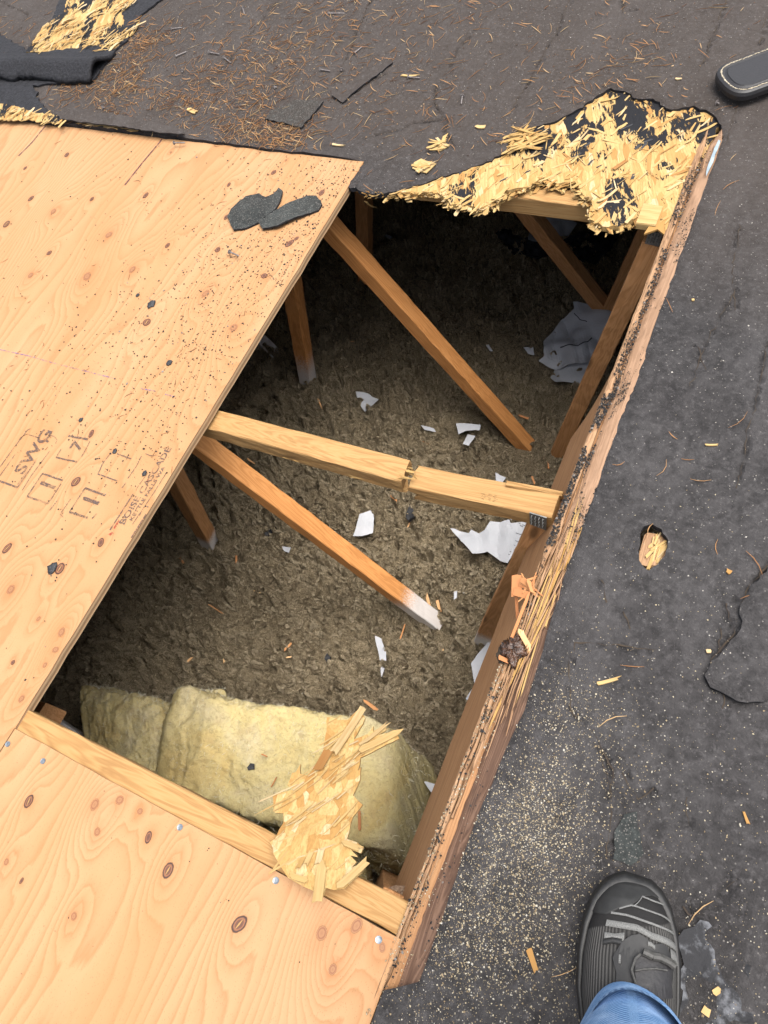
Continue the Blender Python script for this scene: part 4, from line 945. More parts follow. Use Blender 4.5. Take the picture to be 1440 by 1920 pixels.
# printed dots on the large sheet
# chips, one object each
CHIPS = [(411, 733, 22, .5, .009, 'curled chip below the upper left web'), (375, 793, 20, .2, .009, 'pale chip above the left end of the cracked chord'), (552, 849, 15, .0, .007, 'small flat chip just above the cracked chord'), (797, 828, 17, -.6, .008, 'chip beside the plaster streak'), (983, 782, 32, -.9, .008, 'orange slat beside the foot of the long upper web'),
      (992, 822, 46, -1.4, .007, 'long thin orange slat touching the foot of the long upper web'), (802, 1124, 23, -1.3, .009, 'orange chip left of its twin near the white web foot'), (822, 1135, 20, -1.3, .010, 'squarer orange chip near the white web foot'), (697, 1324, 26, -.6, .009, 'orange chip above the tip of the pale shard'), (832, 1222, 22, -1.3, .005, 'thin orange splinter in the open wool'),
      (755, 1184, 20, .7, .005, 'red brown splinter below the white web foot'), (354, 1238, 18, .7, .007, 'orange chip above the left batt'), (420, 1238, 12, -1.3, .007, 'upright little chip above the thick batt'), (443, 1058, 20, .7, .006, 'thin chip in front of the left web stub'), (343, 1054, 10, -1.2, .007, 'crumb of wood close under the plywood edge'),
      (405, 1142, 25, -.5, .004, 'fine pale splinter in the shaded left wool'), (905, 1056, 20, -.4, .005, 'short pale splinter below the printed paper'), (484, 1110, 22, .05, .004, 'dim brown splinter lying level in the wool'), (541, 1211, 18, .9, .006, 'small tilted chip halfway to the batt'), (542, 1232, 10, .3, .005, 'crumb of wood left of the curved white sliver'),
      (471, 865 + 0, 12, -.4, .006, 'crumb hanging just under the cracked chord'), (766, 1000 - 15, 9, .9, .004, 'tiny crumb between the two middle white scraps'), (738, 934, 9, -.5, .006, 'tiny pale crumb in front of the chord break'), (828, 1145, 14, .5, .003, 'needle thin splinter near the twin chips'), (600, 757, 10, -1.2, .005, 'crumb left of the fan shaped scrap'),
      (660, 640, 9, .3, .004, 'crumb right of the upper left web'), (1000, 905 - 5, 14, -1.2, .006, 'chip behind the split right end of the cracked chord'), (1028, 872, 9, -1.5, .005, 'crumb in front of the right web foot'), (770, 1408, 10, -.8, .003, 'brown splinter beside the yellow batt')]
for (px, py, ln, ag, w_, lab) in CHIPS:
    c = fl(px, py, .012); q_ = fl(px + ln * math.cos(ag) / 2, py - ln * math.sin(ag) / 2, .012) - fl(px - ln * math.cos(ag) / 2, py + ln * math.sin(ag) / 2, .012)
    b = MB(); flake(b, c, max(.008, math.hypot(q_[0], q_[1])), w_, math.atan2(q_[1], q_[0]), U(-.1, .1), U(-.3, .3), .04, .0022, tint=U(.2, .9))
    tag(b.build('wood_chip', [M['chip']]), lab, 'wood chip', 'wood chips on the loose wool')
for (x, y, ln, ag, w_, lab, zz) in [(861, 443, 18, 1.5, .004, 'upright brown splinter on the thick yellow batt', -.515), (830, 362, 14, 0., .003, 'short brown splinter on the upper face of the thick batt', -.515), (1128, 565, 32, -1.1, .009, 'red brown chip on the batt right of the shard', -.52)]:
    c = zb(x, y, zz + .012); b = MB(); flake(b, c, ln / 900, w_, ag, 0, 0, .03, .002, tint=.15); tag(b.build('wood_chip', [M['chip']]), lab, 'wood chip')
def scrap(pts, z, label, seed, th=.0035, mat='tar', cat='roofing scrap', name='felt_scrap', amp=.003, z1=None):
    return piece(name, [P(*q, z) for q in pts], [M[mat]], None, .006, th, lambda x, y: amp * fbm(x * 14, y * 14, seed, 3), .0014, .006, seed, label, cat)
z88 = lambda L: [(x / 1.674, 1200 + y / 1.674) for x, y in L]
scrap(z88([(775, 400), (785, 386), (797, 388), (797, 405), (778, 408)]), -.500, 'black felt flake on the thick yellow batt', 31, .003)
scrap([(760, 965), (768, 945), (775, 958), (778, 970), (765, 976)], -.78, 'crumpled black felt bit in the middle of the wool', 32, .012, amp=.01)
scrap([(608, 1235), (613, 1224), (620, 1232), (614, 1242)], -.78, 'small black bit left of the curved white sliver', 33, .008)
scrap([(495, 1000), (520, 985), (523, 990), (500, 1006)], -.78, 'dark twig like bit beside the lower orange web', 34, .006)
# black plastic in the far dark corner
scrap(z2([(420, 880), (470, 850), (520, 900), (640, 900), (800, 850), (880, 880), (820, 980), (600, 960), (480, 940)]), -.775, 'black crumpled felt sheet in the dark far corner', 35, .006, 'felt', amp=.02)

# ================================================================== ROOF LITTER
def rz(x, y): return float(roof_h(np.array([x]), np.array([y]))[0]) + .007
def RP(px, py, dz=0.):
    p = P(px, py, .008); return P(px, py, rz(p[0], p[1]) + dz)
def rscrap(pts, label, seed, th=.003, mat='gran', amp=.0015, lift=.003, name='shingle_scrap', base=None, rag=.0010):
    A = [P(*q, .009 if base is None else base) for q in pts]
    b0 = (lambda x, y: roof_h(x, y)) if base is None else (lambda x, y: 0 * x)
    return piece(name, A, [M[mat], M['felt'], M['felt']], None, .006, th, lambda x, y: b0(x, y) + lift + amp * fbm(x * 12, y * 12, seed, 3), rag, .008, seed, label, 'shingle')
rscrap(z1([(855, 820), (870, 790), (925, 745), (975, 732), (1000, 748), (1030, 735), (1048, 712), (1062, 722), (1055, 760), (1035, 795), (985, 835), (925, 862), (880, 870)]), 'left of two broken dark shingle pieces on the plywood', 41, .004, 'gran', .004, .006, base=.0)
rscrap(z1([(975, 845), (1030, 800), (1090, 768), (1150, 745), (1190, 745), (1210, 772), (1195, 795), (1110, 830), (1045, 862), (990, 868)]), 'right of two broken dark shingle pieces on the plywood', 42, .004, 'gran', .004, .009, base=.0)
rscrap(z1([(1015, 420), (1110, 378), (1215, 385), (1130, 482), (1070, 465), (995, 450)]), 'grey green granule shingle tab among the needles', 43)
rscrap(z1([(1245, 360), (1440, 225), (1475, 240), (1330, 350), (1285, 388)]), 'narrow pointed shingle strip right of the granule tab', 44, mat='roof')
rscrap(z1([(225, 440), (260, 415), (420, 445), (560, 470), (690, 500), (700, 520), (560, 508), (400, 485), (235, 462)]), 'long lifted felt strip along the far edge of the plywood', 45, .003, 'roof', .003, .012)
rscrap(z8([(895, 300), (930, 240), (975, 230), (975, 280), (1000, 380), (950, 425), (890, 400)]), 'smooth grey patch just beyond the shoe', 46, .0008, 'gran', .0004, .0012)
rscrap(z7([(1480, 80), (1440, 115), (1385, 175), (1362, 220), (1345, 245), (1352, 300), (1330, 350), (1300, 385), (1248, 430), (1225, 480), (1245, 520), (1310, 552), (1365, 572), (1480, 560)]), 'large curved torn felt flap at the right edge of the view', 48, .003, 'roof', .002, .0045, 'felt_flap', rag=.0022)
# grey crumbled patch by the shoe
M['cement'] = simple('grey_roof_cement', (.030, .030, .033), (.17, .175, .19), 55, .85, .3, 1., .006, lo=.50, hi=.66)
rscrap(z8([(1140, 650), (1200, 615), (1290, 640), (1330, 690), (1380, 780), (1395, 900), (1390, 985), (1160, 985), (1135, 900), (1125, 800)]), 'crumbled grey roof cement patch right of the shoe', 47, .004, 'cement', .010, .002, 'cement_patch', rag=.0035)
# torn felt and bare strands at the far left
fb = empty('felt_flap', P(90, 110, .01), 'rolled back black felt flap over bare pale strands in the far left corner', 'felt')
def rpl(pts, z=.012): return [P(*q, z) for q in pts]
piece('bare_underlay', rpl([(-40, 40), (60, 98), (95, 40), (110, 0), (120, -30), (330, -30), (300, 0), (262, 30), (240, 75), (215, 95), (175, 150), (60, 160), (-40, 160)], .013), [M['felt']], fb, .012, .004, lambda x, y: roof_h(x, y) * .6 + .001 * fbm(x * 20, y * 20, 4, 3), .002, .01, 51)
def roll(x, y):
    a = P(0, 150, 0)[:2]; c = P(170, 152, 0)[:2]; d = (c - a) / np.linalg.norm(c - a); nn = np.array([-d[1], d[0]]); t = (x - a[0]) * nn[0] + (y - a[1]) * nn[1]
    return .030 * np.exp(-((t - .02) / .035) ** 2) + .003 * fbm(x * 9, y * 9, 14, 3)
piece('rolled_fold', rpl([(-60, 100), (60, 98), (130, 92), (215, 96), (190, 125), (168, 152), (120, 153), (60, 147), (20, 150), (-60, 140)], .018), [M['felt']], fb, .010, .012, roll, .002, .01, 52, smooth=True)
piece('bare_underlay', rpl([(-60, 152), (60, 158), (75, 190), (110, 228), (60, 225), (-60, 216)], .013), [M['felt']], fb, .012, .003, None, .002, .01, 53)
piece('bare_board', rpl([(48, 97), (80, 50), (118, 25), (130, -20), (275, -20), (228, 22), (235, 60), (262, 40), (250, 62), (212, 92), (170, 84), (120, 96)], .0145), [M['osb_res'], M['osb']], fb, .01, .002, None, .002, .008, 57, attrs=lambda x, y: 1.5 + 0 * x)
piece('bare_board', rpl([(-10, 190), (35, 200), (70, 212), (112, 214), (116, 233), (60, 226), (-10, 224)], .014), [M['osb_res'], M['osb']], fb, .01, .002, None, .002, .008, 58, attrs=lambda x, y: 1.4 + 0 * x)
b = MB()
def scat_flakes(poly, n_, ang, z, L=(.02, .06), W=(.003, .012), zf=None):
    pl = [np.array(q, float) for q in poly]; A = np.array(pl); c = 0
    while c < n_:
        x, y = U(A[:, 0].min(), A[:, 0].max()), U(A[:, 1].min(), A[:, 1].max())
        if not inpoly(np.array([x]), np.array([y]), pl)[0]: continue
        c += 1
        if float(fbm(np.array(x / 22.), np.array(y / 13.), 66, 2)) > .15: continue
        p = P(x, y, z + U(0, .003)); flake(b, p, U(*L) * .8, U(*W) * .6, ang + rng.normal(0, .35), rng.normal(0, .04), rng.normal(0, .15), rng.normal(0, .03), .0007, tint=U(.6, 1.) if U() < .85 else U(0, .4))
scat_flakes([(50, 95), (85, 45), (120, 25), (205, 45), (230, 75), (215, 90), (120, 92)], 120, math.radians(62), .018)
scat_flakes([(130, 20), (140, 0), (265, 0), (225, 20), (200, 35)], 45, math.radians(62), .018)
scat_flakes([(180, 100), (215, 85), (265, 42), (255, 35), (215, 70), (185, 85)], 30, math.radians(62), .018)
scat_flakes([(0, 195), (35, 200), (110, 212), (120, 232), (0, 224)], 40, math.radians(62), .018, (.02, .045))
scat_flakes([(0, 120), (35, 120), (30, 128), (0, 128)], 10, 0., .03, (.02, .04))
scat_flakes([(150, 232), (260, 246), (260, 240), (150, 228)], 30, .1, .010, (.02, .05))
b.build('bare_strands', [M['strand']], fb)
# small chips, one object each, on the roof
for (px, py, ln, ag, w_, lab) in [(824, 278, 24, .6, .03, 'ragged pale chip on the felt beside the torn board'), (795, 314, 28, -.3, .035, 'rounded pale chip nearest the torn felt edge'), (902, 240, 17, 0., .012, 'small square pale chip above the torn board'), (1272, 130 + 20, 10, 0, .006, 'tiny pale crumb left of the leather strap'), (1299, 564, 6, 0, .006, 'tiny pale crumb in the middle of the right felt'), (1333, 836, 21, 0., .004, 'thin straw coloured sliver on the right felt'),
                                 (1137, 1279, 46, .25, .005, 'long pale splinter on the granule patch'), (1366, 1073, 9, -.6, .007, 'orange tinted crumb below the puncture'), (1329, 1222, 8, 0, .006, 'pale crumb beside the lifted roof patch'), (1344, 1858, 14, .6, .011, 'larger pale chip on the cement patch'), (1324, 1895, 14, 1.2, .010, 'pale chip near the bottom on the cement patch'), (998, 1798, 42, -1.25, .010, 'curled orange bark strip left of the shoe'),
                                 (1398, 1534, 24, -1.2, .004, 'thin orange splinter on the right felt'), (635, 274, 22, -.1, .006, 'white sliver beyond the plywood corner'), (768, 144, 26, -.05, .006, 'pale flat sliver on the far felt'), (362, 210, 18, -.4, .014, 'white bent chip among the needles')]:
    a_ = RP(px - ln * math.cos(ag) / 2, py + ln * math.sin(ag) / 2); c_ = RP(px + ln * math.cos(ag) / 2, py - ln * math.sin(ag) / 2); d = c_ - a_; b = MB()
    t_ = .1 if 'orange' in lab else U(.75, 1)
    flake(b, (a_ + c_) / 2 + [0, 0, .003], np.hypot(d[0], d[1]), w_, math.atan2(d[1], d[0]), 0, U(-.1, .1), .05, .002, tint=t_)
    if w_ > .02:
        for i in range(7): flake(b, (a_ + c_) / 2 + [U(-.012, .012), U(-.015, .015), .004 + U(0, .003)], U(.02, .04), U(.004, .009), U(0, 3), U(-.2, .2), 0, .05, .001, tint=U(.4, 1))
    tag(b.build('wood_chip', [M['strand']]), lab, 'wood chip', 'wood chips on the roof')
# puncture with splintered wood inside
pu = empty('deck_puncture', P(1222, 1030, -.02), 'splintered wood standing in the hole punched through the right felt', 'broken wood')
V, F, C = beamV(P(1222, 1068, -.008), P(1240, 1005, -.016), .040, .012, (1, 0, 0), .004, .004, .0012); mo('splintered_block', V, F, M['splint'], pu, None, False, {'wc': C, 'tint': np.full(len(V), .9)})
b = MB()
for i in range(46): p = P(1229 + U(-9, 11) , 1036 + U(-25, 25), -.001 - U(0, .010)); flake(b, p, U(.012, .03), U(.002, .005), math.radians(75) + rng.normal(0, .2), rng.normal(0, .15), rng.normal(0, .3), .02, .001, tint=U(.4, 1))
b.build('splinters', [M['strand']], pu)
# roofing nails
def nail(px, py, ag, L, label, head=.0048):
    c = RP(px, py, .004); b = MB(); n = 10; a = np.array([math.cos(ag), math.sin(ag), -.05]); u = np.array([-a[1], a[0], 0.]); v = np.array([0, 0, 1.])
    V = []
    for t, r in ((0, .0002), (.0, head), (.0009, head), (.0010, .0016), (L * .9, .0015), (L, .0002)):
        for j in range(n): th_ = 2 * math.pi * j / n; V.append(c + a * t + (u * math.cos(th_) + v * math.sin(th_)) * r)
    F = [(k * n + j, k * n + (j + 1) % n, (k + 1) * n + (j + 1) % n, (k + 1) * n + j) for k in range(5) for j in range(n)]
    b.add(V, F); tag(b.build('roofing_nail', [M['rust']], smooth=False), label, 'nail', 'loose roofing nails on the felt')
for (px, py, ag, L, lab) in [(322, 54, .3, .030, 'grey nail beside the far left torn felt'), (342, 133, -1.2, .006, 'nail head standing upright above the needles'), (392, 98, -.1, .035, 'nail lying flat left of the two crossed ones'), (420, 108, -.5, .035, 'nail pointing away from the flat nail'), (455, 15, -.9, .030, 'nail by the far edge of the picture left of centre'), (616, 25, .1, .045, 'long nail at the far edge among loose needles'), (664, 100, 1.3, .03, 'nail standing beside the far needles'), (640, 130, -1.2, .006, 'nail head between the far needles and the strip'), (515, 164, .5, .006, 'nail head above the granule tab'), (600, 130, -.1, .03, 'nail lying left of the upright head'),
                             (765, 144, 0., .03, 'nail lying on the far felt right of centre'), (867, 180, -1.3, .025, 'small nail above the rounded chips'), (1344, 192, -.5, .006, 'nail head under the end of the leather strap'), (193, 202, .2, .006, 'nail head in the needle pile'), (330, 105, .8, .03, 'bent looking nail near the roof seam'), (430, 472, -.2, .028, 'nail lying on the grit covered plywood'), (326, 268, .2, .03, 'nail at the far edge of the plywood')]:
    nail(px, py, ag, L, lab)

FLAP = [P(*q)[:2] for q in z7([(1480, 80), (1440, 115), (1385, 175), (1362, 220), (1345, 245), (1352, 300), (1330, 350), (1300, 385), (1248, 430), (1225, 480), (1245, 520), (1310, 552), (1365, 572), (1480, 560)])]
_rh = roof_h
def roof_h(x, y): return _rh(x, y) + .0045 * inpoly(np.asarray(x), np.asarray(y), FLAP)
# scattered stuff, all placed in metres
def clusters(n, cs, z=None, region=None):
    """cs: (px,py, radius_m, weight)"""
    w_ = np.array([c[3] for c in cs], float); w_ /= w_.sum(); k = rng.choice(len(cs), n, p=w_); C = np.array([P(c[0], c[1])[:2] for c in cs]); R = np.array([c[2] for c in cs])
    return C[k] + rng.normal(0, 1, (n, 2)) * R[k][:, None]
HP = [np.asarray(p) for p in hole_poly]
def onroof(xy): return ~inpoly(xy[:, 0], xy[:, 1], HP)
# needles
nc = [(250, 100, .05, 1.2), (270, 85, .06, 1.6), (230, 165, .05, 2.2), (150, 165, .05, 1.6), (340, 190, .07, 2.0), (420, 205, .08, 1.6), (470, 160, .08, 1.4), (500, 130, .10, 1.2), (470, 250, .05, 2.6), (540, 265, .04, 2.2), (520, 90, .14, 2.0), (620, 60, .16, 1.6), (400, 60, .16, 1.2), (680, 20, .16, 1.2), (760, 100, .18, 1.), (880, 60, .2, .8), (1150, 80, .16, .7), (1110, 165, .08, .9), (1190, 115, .05, .3), (740, 200, .1, .8), (890, 30, .1, .6), (20, 70, .08, .6), (600, 180, .12, 1.), (1320, 60, .15, .3), (230, 215, .05, 1.2), (960, 260, .03, .3), (790, 280, .08, .3)]
xy = clusters(2600, nc); xy = xy[onroof(xy)]
ex = np.c_[rng.uniform(-.16, .3, 45), rng.uniform(-.1, 1.4, 45)]; xy = np.r_[xy, ex[onroof(ex)]]
b = MB(); hz = roof_h(xy[:, 0], xy[:, 1]) + .0085
def needle(b, p, L, an, cv, r, tint, dz=0.):
    V = []
    for i in range(4):
        f = i / 3 - .5; x = f * L; y = cv * (f * f * 4 - .5) * L; r_ = r * (1 if 0 < i < 3 else .4)
        for t in (0, 2.09, 4.19): V.append((x * math.cos(an) - (y + r_ * math.cos(t)) * math.sin(an), x * math.sin(an) + (y + r_ * math.cos(t)) * math.cos(an), r_ * math.sin(t) + dz * f * L))
    F = [(i * 3 + j, i * 3 + (j + 1) % 3, i * 3 + 3 + (j + 1) % 3, i * 3 + 3 + j) for i in range(3) for j in range(3)]
    b.add(np.array(V) + p, F, 0, tint=tint)
for (x, y), z in zip(xy, hz): needle(b, (x, y, z + abs(rng.normal(0, .002))), U(.010, .040), U(0, math.pi), rng.normal(0, .08), U(.0004, .0008), U(), rng.normal(0, .06))
fc = clusters(9000, nc); fc = fc[onroof(fc)]
b2 = MB(); bits(b2, np.c_[fc, roof_h(fc[:, 0], fc[:, 1]) + .008], .0005, .0022); tag(b2.build('needle_crumbs', [M['crumb']], loc=(-1, 1.3, 0)), 'brown plant crumbs mixed among the needles on the far felt', 'litter', kind='stuff')
tag(b.build('pine_needles', [M['needle']], loc=(-1, 1.4, 0)), 'dry orange brown pine needles scattered over the far roof felt', 'pine needles', kind='stuff')
b = MB()
for i in range(70):
    p = P(U(0, 640), U(240, 900)); 
    if inpoly(np.array([p[0]]), np.array([p[1]]), [tr, (-.850, -.074), (-2.0, -.074), s1tl])[0]: needle(b, (p[0], p[1], .0015), U(.008, .022), U(0, 3.1), rng.normal(0, .15), .0005, U(0, .7))
tag(b.build('needle_litter', [M['needle']], loc=(-1.2, .6, 0)), 'short broken needles lying on the stamped plywood', 'pine needles', kind='stuff')
# sawdust on the near right felt
dc = [(990, 1590, .05, 3.), (1010, 1530, .03, 2.), (930, 1680, .06, 2.6), (960, 1720, .05, 1.6), (880, 1720, .05, 2.2), (1090, 1400, .05, 1.1), (1060, 1330, .03, .8), (850, 1850, .07, 2.4), (960, 1850, .08, 1.2), (1040, 1680, .07, 1.2), (1100, 1500, .10, 1.0), (1200, 1300, .14, .5), (1290, 1400, .14, .45), (1150, 1150, .14, .35), (1000, 1450, .05, .8), (1280, 1600, .15, .7), (1390, 1850, .06, .6), (1130, 1020, .12, .3)]
xy = clusters(15000, dc); xy = xy[onroof(xy)]
b = MB(); bits(b, np.c_[xy, roof_h(xy[:, 0], xy[:, 1]) + .0078], .00035, .0013)
tag(b.build('sawdust', [M['dust']], loc=(0, .3, 0)), 'pale sawdust sprinkled over the felt around the shoe', 'sawdust', kind='stuff')
# pale grit all over
xy = np.c_[rng.uniform(-2.4, .36, 20000), rng.uniform(-.25, 1.8, 20000)]; xy = xy[onroof(xy)]; keep = fbm(xy[:, 0] * 4, xy[:, 1] * 4, 15, 3) > -.35; xy = xy[keep]
b = MB(); bits(b, np.c_[xy, roof_h(xy[:, 0], xy[:, 1]) + .0078], .0004, .0015)
tag(b.build('grit', [M['stone']], loc=(0, 1, 0)), 'fine pale grit strewn over the whole felt', 'grit', kind='stuff')
# dark grit on plywood
gc = [(600, 400, .10, 3.), (500, 470, .12, 2.6), (560, 350, .10, 1.6), (400, 560, .14, 2.), (420, 650, .10, 1.6), (330, 700, .13, 1.8), (250, 740, .14, 1.6), (300, 850, .10, 1.2), (200, 600, .25, 1.2), (150, 400, .25, .7), (350, 350, .25, .9), (100, 800, .25, .5), (60, 1150, .15, .25), (560, 500, .05, 1.2), (660, 320, .05, 1.)]
xy = clusters(6500, gc); pl = [tr + [-.006, -.004], (-.856, -.074), (-2.04, -.074), s1tl + [.01, -.01]]; xy = xy[inpoly(xy[:, 0], xy[:, 1], pl)]
b = MB(); bits(b, np.c_[xy, np.full(len(xy), .0010)], .0004, .0024)
tag(b.build('roof_grit', [M['grit']], loc=(-1.2, .6, 0)), 'dark roofing grit sprinkled over the stamped plywood', 'grit', kind='stuff')
xy = clusters(160, [(300, 1600, .3, 1)]); pl = [B2 + [-.02, -.01], C2, (-.85, -.5), (-.84, -.09)]; xy = xy[inpoly(xy[:, 0], xy[:, 1], pl)]
b = MB(); bits(b, np.c_[xy, np.full(len(xy), .0010)], .0004, .0016)
tag(b.build('roof_grit', [M['grit']], loc=(-.5, -.3, 0)), 'few dark specks on the clean plywood', 'grit', kind='stuff')
for (px, py, r, lab) in [(284, 570, .007, 'black tar crumb above the largest knot'), (317, 680, .005, 'black tar crumb in the middle of the stamped plywood'), (151, 787, .0035, 'tiny tar crumb above the stamped number'), (215, 846, .004, 'tar crumb at the corner of a stamped frame'), (271, 887, .004, 'tar crumb beside the stamped mill name'), (98, 1066, .008, 'elongated tar crumb touching a ringed knot'), (258, 553, .0035, 'small tar crumb left of the pair by the largest knot')]:
    o = blob('tar_crumb', P(px, py, .002), r, M['tar'], None, int(px), .5, (1, 1.3, .35), 8); tag(o, lab, 'tar crumb')
# sawdust and crumbs on the rim, and the sawdust heap by the near chord
b = MB(); xy = np.c_[rng.uniform(-.208, -.148, 4200), rng.uniform(-.17, .34, 4200)]; keep = fbm(xy[:, 0] * 40, xy[:, 1] * 12, 19, 3) > -.1
xy = xy[keep & (xy[:, 1] < .34)]; bits(b, np.c_[xy, np.interp(xy[:, 0], [-.21, -.19, -.182, -.15], [.002, .0, -.012, .003])], .0004, .0014)
tag(b.build('sawdust', [M['dust']], loc=(-.18, .05, 0)), 'fine sawdust dusting the near end of the rim timber', 'sawdust', kind='stuff')
hp = [(640, 1690), (700, 1672), (740, 1660), (775, 1665), (772, 1700), (760, 1730), (720, 1722)]
M['heap'] = simple('packed_sawdust', (.16, .10, .065), (.36, .25, .17), 420, .9, .2, .9, .003)
o = piece('sawdust_heap', [P(*q, -.075) for q in hp], [M['heap']], None, .006, .05, lambda x, y: .006 * fbm(x * 25, y * 25, 8, 3), .002, .01, 71); tag(o, 'brown sawdust heap wedged behind the end of the near chord', 'sawdust heap')
b = MB(); xy = np.array([P(U(650, 770), U(1668, 1720), -.07)[:2] for _ in range(700)]); bits(b, np.c_[xy, -.068 + .006 * fbm(xy[:, 0] * 25, xy[:, 1] * 25, 8, 3)], .0005, .0014)
tag(b.build('sawdust', [M['dust']], loc=(-.25, -.05, -.07)), 'coarse crumbs on top of the sawdust heap', 'sawdust', kind='stuff')
# blue white sliver of flashing beyond the rim
o = piece('flashing_sliver', [P(*q, .009) for q in [(1347, 262), (1351, 264), (1333, 312), (1324, 330), (1328, 308)]], [M['flash']], None, .008, .001, None, .0008, .01, 81); tag(o, 'pale blue white flashing sliver beside the far end of the rim', 'flashing')
n_ = 30000; NS = 7; NR = 5
tx = rng.uniform(-1.62, -.18, n_); ty = rng.uniform(-.2, 2.2, n_); tx, ty = tx + .02 * pn(tx * 20, ty * 20, 91), ty + .02 * pn(tx * 20, ty * 20, 92)
L = rng.uniform(.010, .034, n_); an = rng.uniform(0, 6.28, n_); cv = rng.normal(0, 2.2, n_); R0 = .0007 + .0030 * rng.random(n_) ** 1.6; lift = rng.uniform(.000, .012, n_)
f = np.linspace(0, 1, NS)[None]; th = an[:, None] + cv[:, None] * (f - .5) * 1.6 + .5 * np.sin(f * 9 + an[:, None] * 5)
px_ = tx[:, None] + np.cumsum(np.cos(th), 1) * L[:, None] / NS; py_ = ty[:, None] + np.cumsum(np.sin(th), 1) * L[:, None] / NS
pz_ = ins_h(px_, py_) + lift[:, None] * np.sin(f * 3.14) + R0[:, None] * .6
rad = R0[:, None] * (.25 + .95 * np.sin(np.clip(f, .04, .96) * 3.14)) * rng.uniform(.65, 1.35, (n_, NS))
VV = np.zeros((n_, NS, NR, 3))
for k in range(NR):
    t = 2 * np.pi * k / NR; VV[:, :, k, 0] = px_ - rad * np.cos(t) * np.sin(th) * 1.3; VV[:, :, k, 1] = py_ + rad * np.cos(t) * np.cos(th) * 1.3; VV[:, :, k, 2] = pz_ + rad * np.sin(t)
base = np.array([(i * NR + k, i * NR + (k + 1) % NR, (i + 1) * NR + (k + 1) % NR, (i + 1) * NR + k) for i in range(NS - 1) for k in range(NR)])
FF = (base[None] + (np.arange(n_) * NS * NR)[:, None, None]).reshape(-1, 4)
tag(mo('wool_tufts', VV.reshape(-1, 3), FF.tolist(), M['ins'], None, None, True, {'tint': np.repeat(rng.random(n_), NS * NR)}, loc=(0, 0, 0)), 'small curled tufts standing out of the loose attic wool', 'insulation', kind='stuff')
b = MB(); xy = np.c_[rng.uniform(-1.5, -.3, 900), rng.uniform(-.1, 1.3, 900)]; bits(b, np.c_[xy, ins_h(xy[:, 0], xy[:, 1]) + .006], .0006, .0026, flat=.5)
tag(b.build('sawdust', [M['dust']], loc=(-.9, .6, -.8)), 'sparse sawdust crumbs fallen onto the attic wool', 'sawdust', kind='stuff')

# ================================================================== LEATHER STRAP
st = empty('tool_strap', P(1400, 140, .03), 'padded black leather strap end with cream stitching lying on the felt', 'strap')
c0 = P(1338, 150, .035); 
ea = P(1372, 155, .03)[:2]; eb = P(1470, 118, .03)[:2]; ax = (eb - ea) / np.linalg.norm(eb - ea); pw = np.array([-ax[1], ax[0]])
hw = .5 * abs((P(1440, 94, .03) - P(1440, 168, .03))[:2] @ pw)
E0 = P(1339, 148, .03)[:2]; E0 = (E0 - ea) @ ax
def capsule(x0, L, w_, n=14, e=2.6):
    pts = []
    for j in range(n + 1):
        t = math.pi / 2 + math.pi * j / n; c, s = math.cos(t), math.sin(t)
        pts.append((x0 + w_ * .75 + w_ * .75 * math.copysign(abs(c) ** (2 / e), c), w_ * math.copysign(abs(s) ** (2 / e), s)))
    return [(x0 + L, w_)] + pts + [(x0 + L, -w_)]
def strap_at(x, y, z): q = ea + ax * x + pw * y; return (q[0], q[1], z + .05 * max(0, x) * .0)
b = MB(); rings = [(.0, .022), (.0, .030), (-.002, .0355), (-.006, .0375), (-.014, .0360), (-.017, .0370), (-.020, .0372)]; prev = None; V = []; F = []
for (ins_, z) in rings:
    st_ = len(V); L = capsule(E0 - ins_, .42, hw + ins_, 22); n = len(L)
    V += [strap_at(x, y, z) for x, y in L]
    if prev is not None: F += [(prev + j, prev + (j + 1) % n, st_ + (j + 1) % n, st_ + j) for j in range(n)]
    prev = st_
F.append(tuple(range(prev, prev + n))); F.append(tuple(range(n))[::-1])
mo('pad', V, F, M['leather'], st, None, False)
L = capsule(E0 + .0085, .41, hw - .0085, 40)[1:-1]; L = [(x_, hw - .0085) for x_ in np.arange(E0 + .40, L[0][0], -.006)] + L + [(x_, -hw + .0085) for x_ in np.arange(L[-1][0], E0 + .40, .006)]
b = MB()
for a_, c_ in zip(L[:-1], L[1:]):
    A_ = np.array(strap_at(*a_, .0372)); C_ = np.array(strap_at(*c_, .0372)); d = C_ - A_; 
    if np.linalg.norm(d) < 1e-5: continue
    V, F, C = beamV(A_, C_ - d * .12, .0017, .0014, (-d[1], d[0], 0), ch=.0004, seg=1.); b.add(V, F)
b.build('stitching', [M['thread']], st)
b = MB(); L = capsule(E0 + .017, .40, hw - .017, 22); n = len(L); V = [strap_at(x, y, .0368) for x, y in L] + [strap_at(x * .0 + x + (.0015 if x < E0 + .3 else 0), y * .96, .0385) for x, y in L]
b.add(V, [(j, (j + 1) % n, n + (j + 1) % n, n + j) for j in range(n)] + [tuple(range(n, 2 * n))]); b.build('inner_panel', [M['leather']], st)

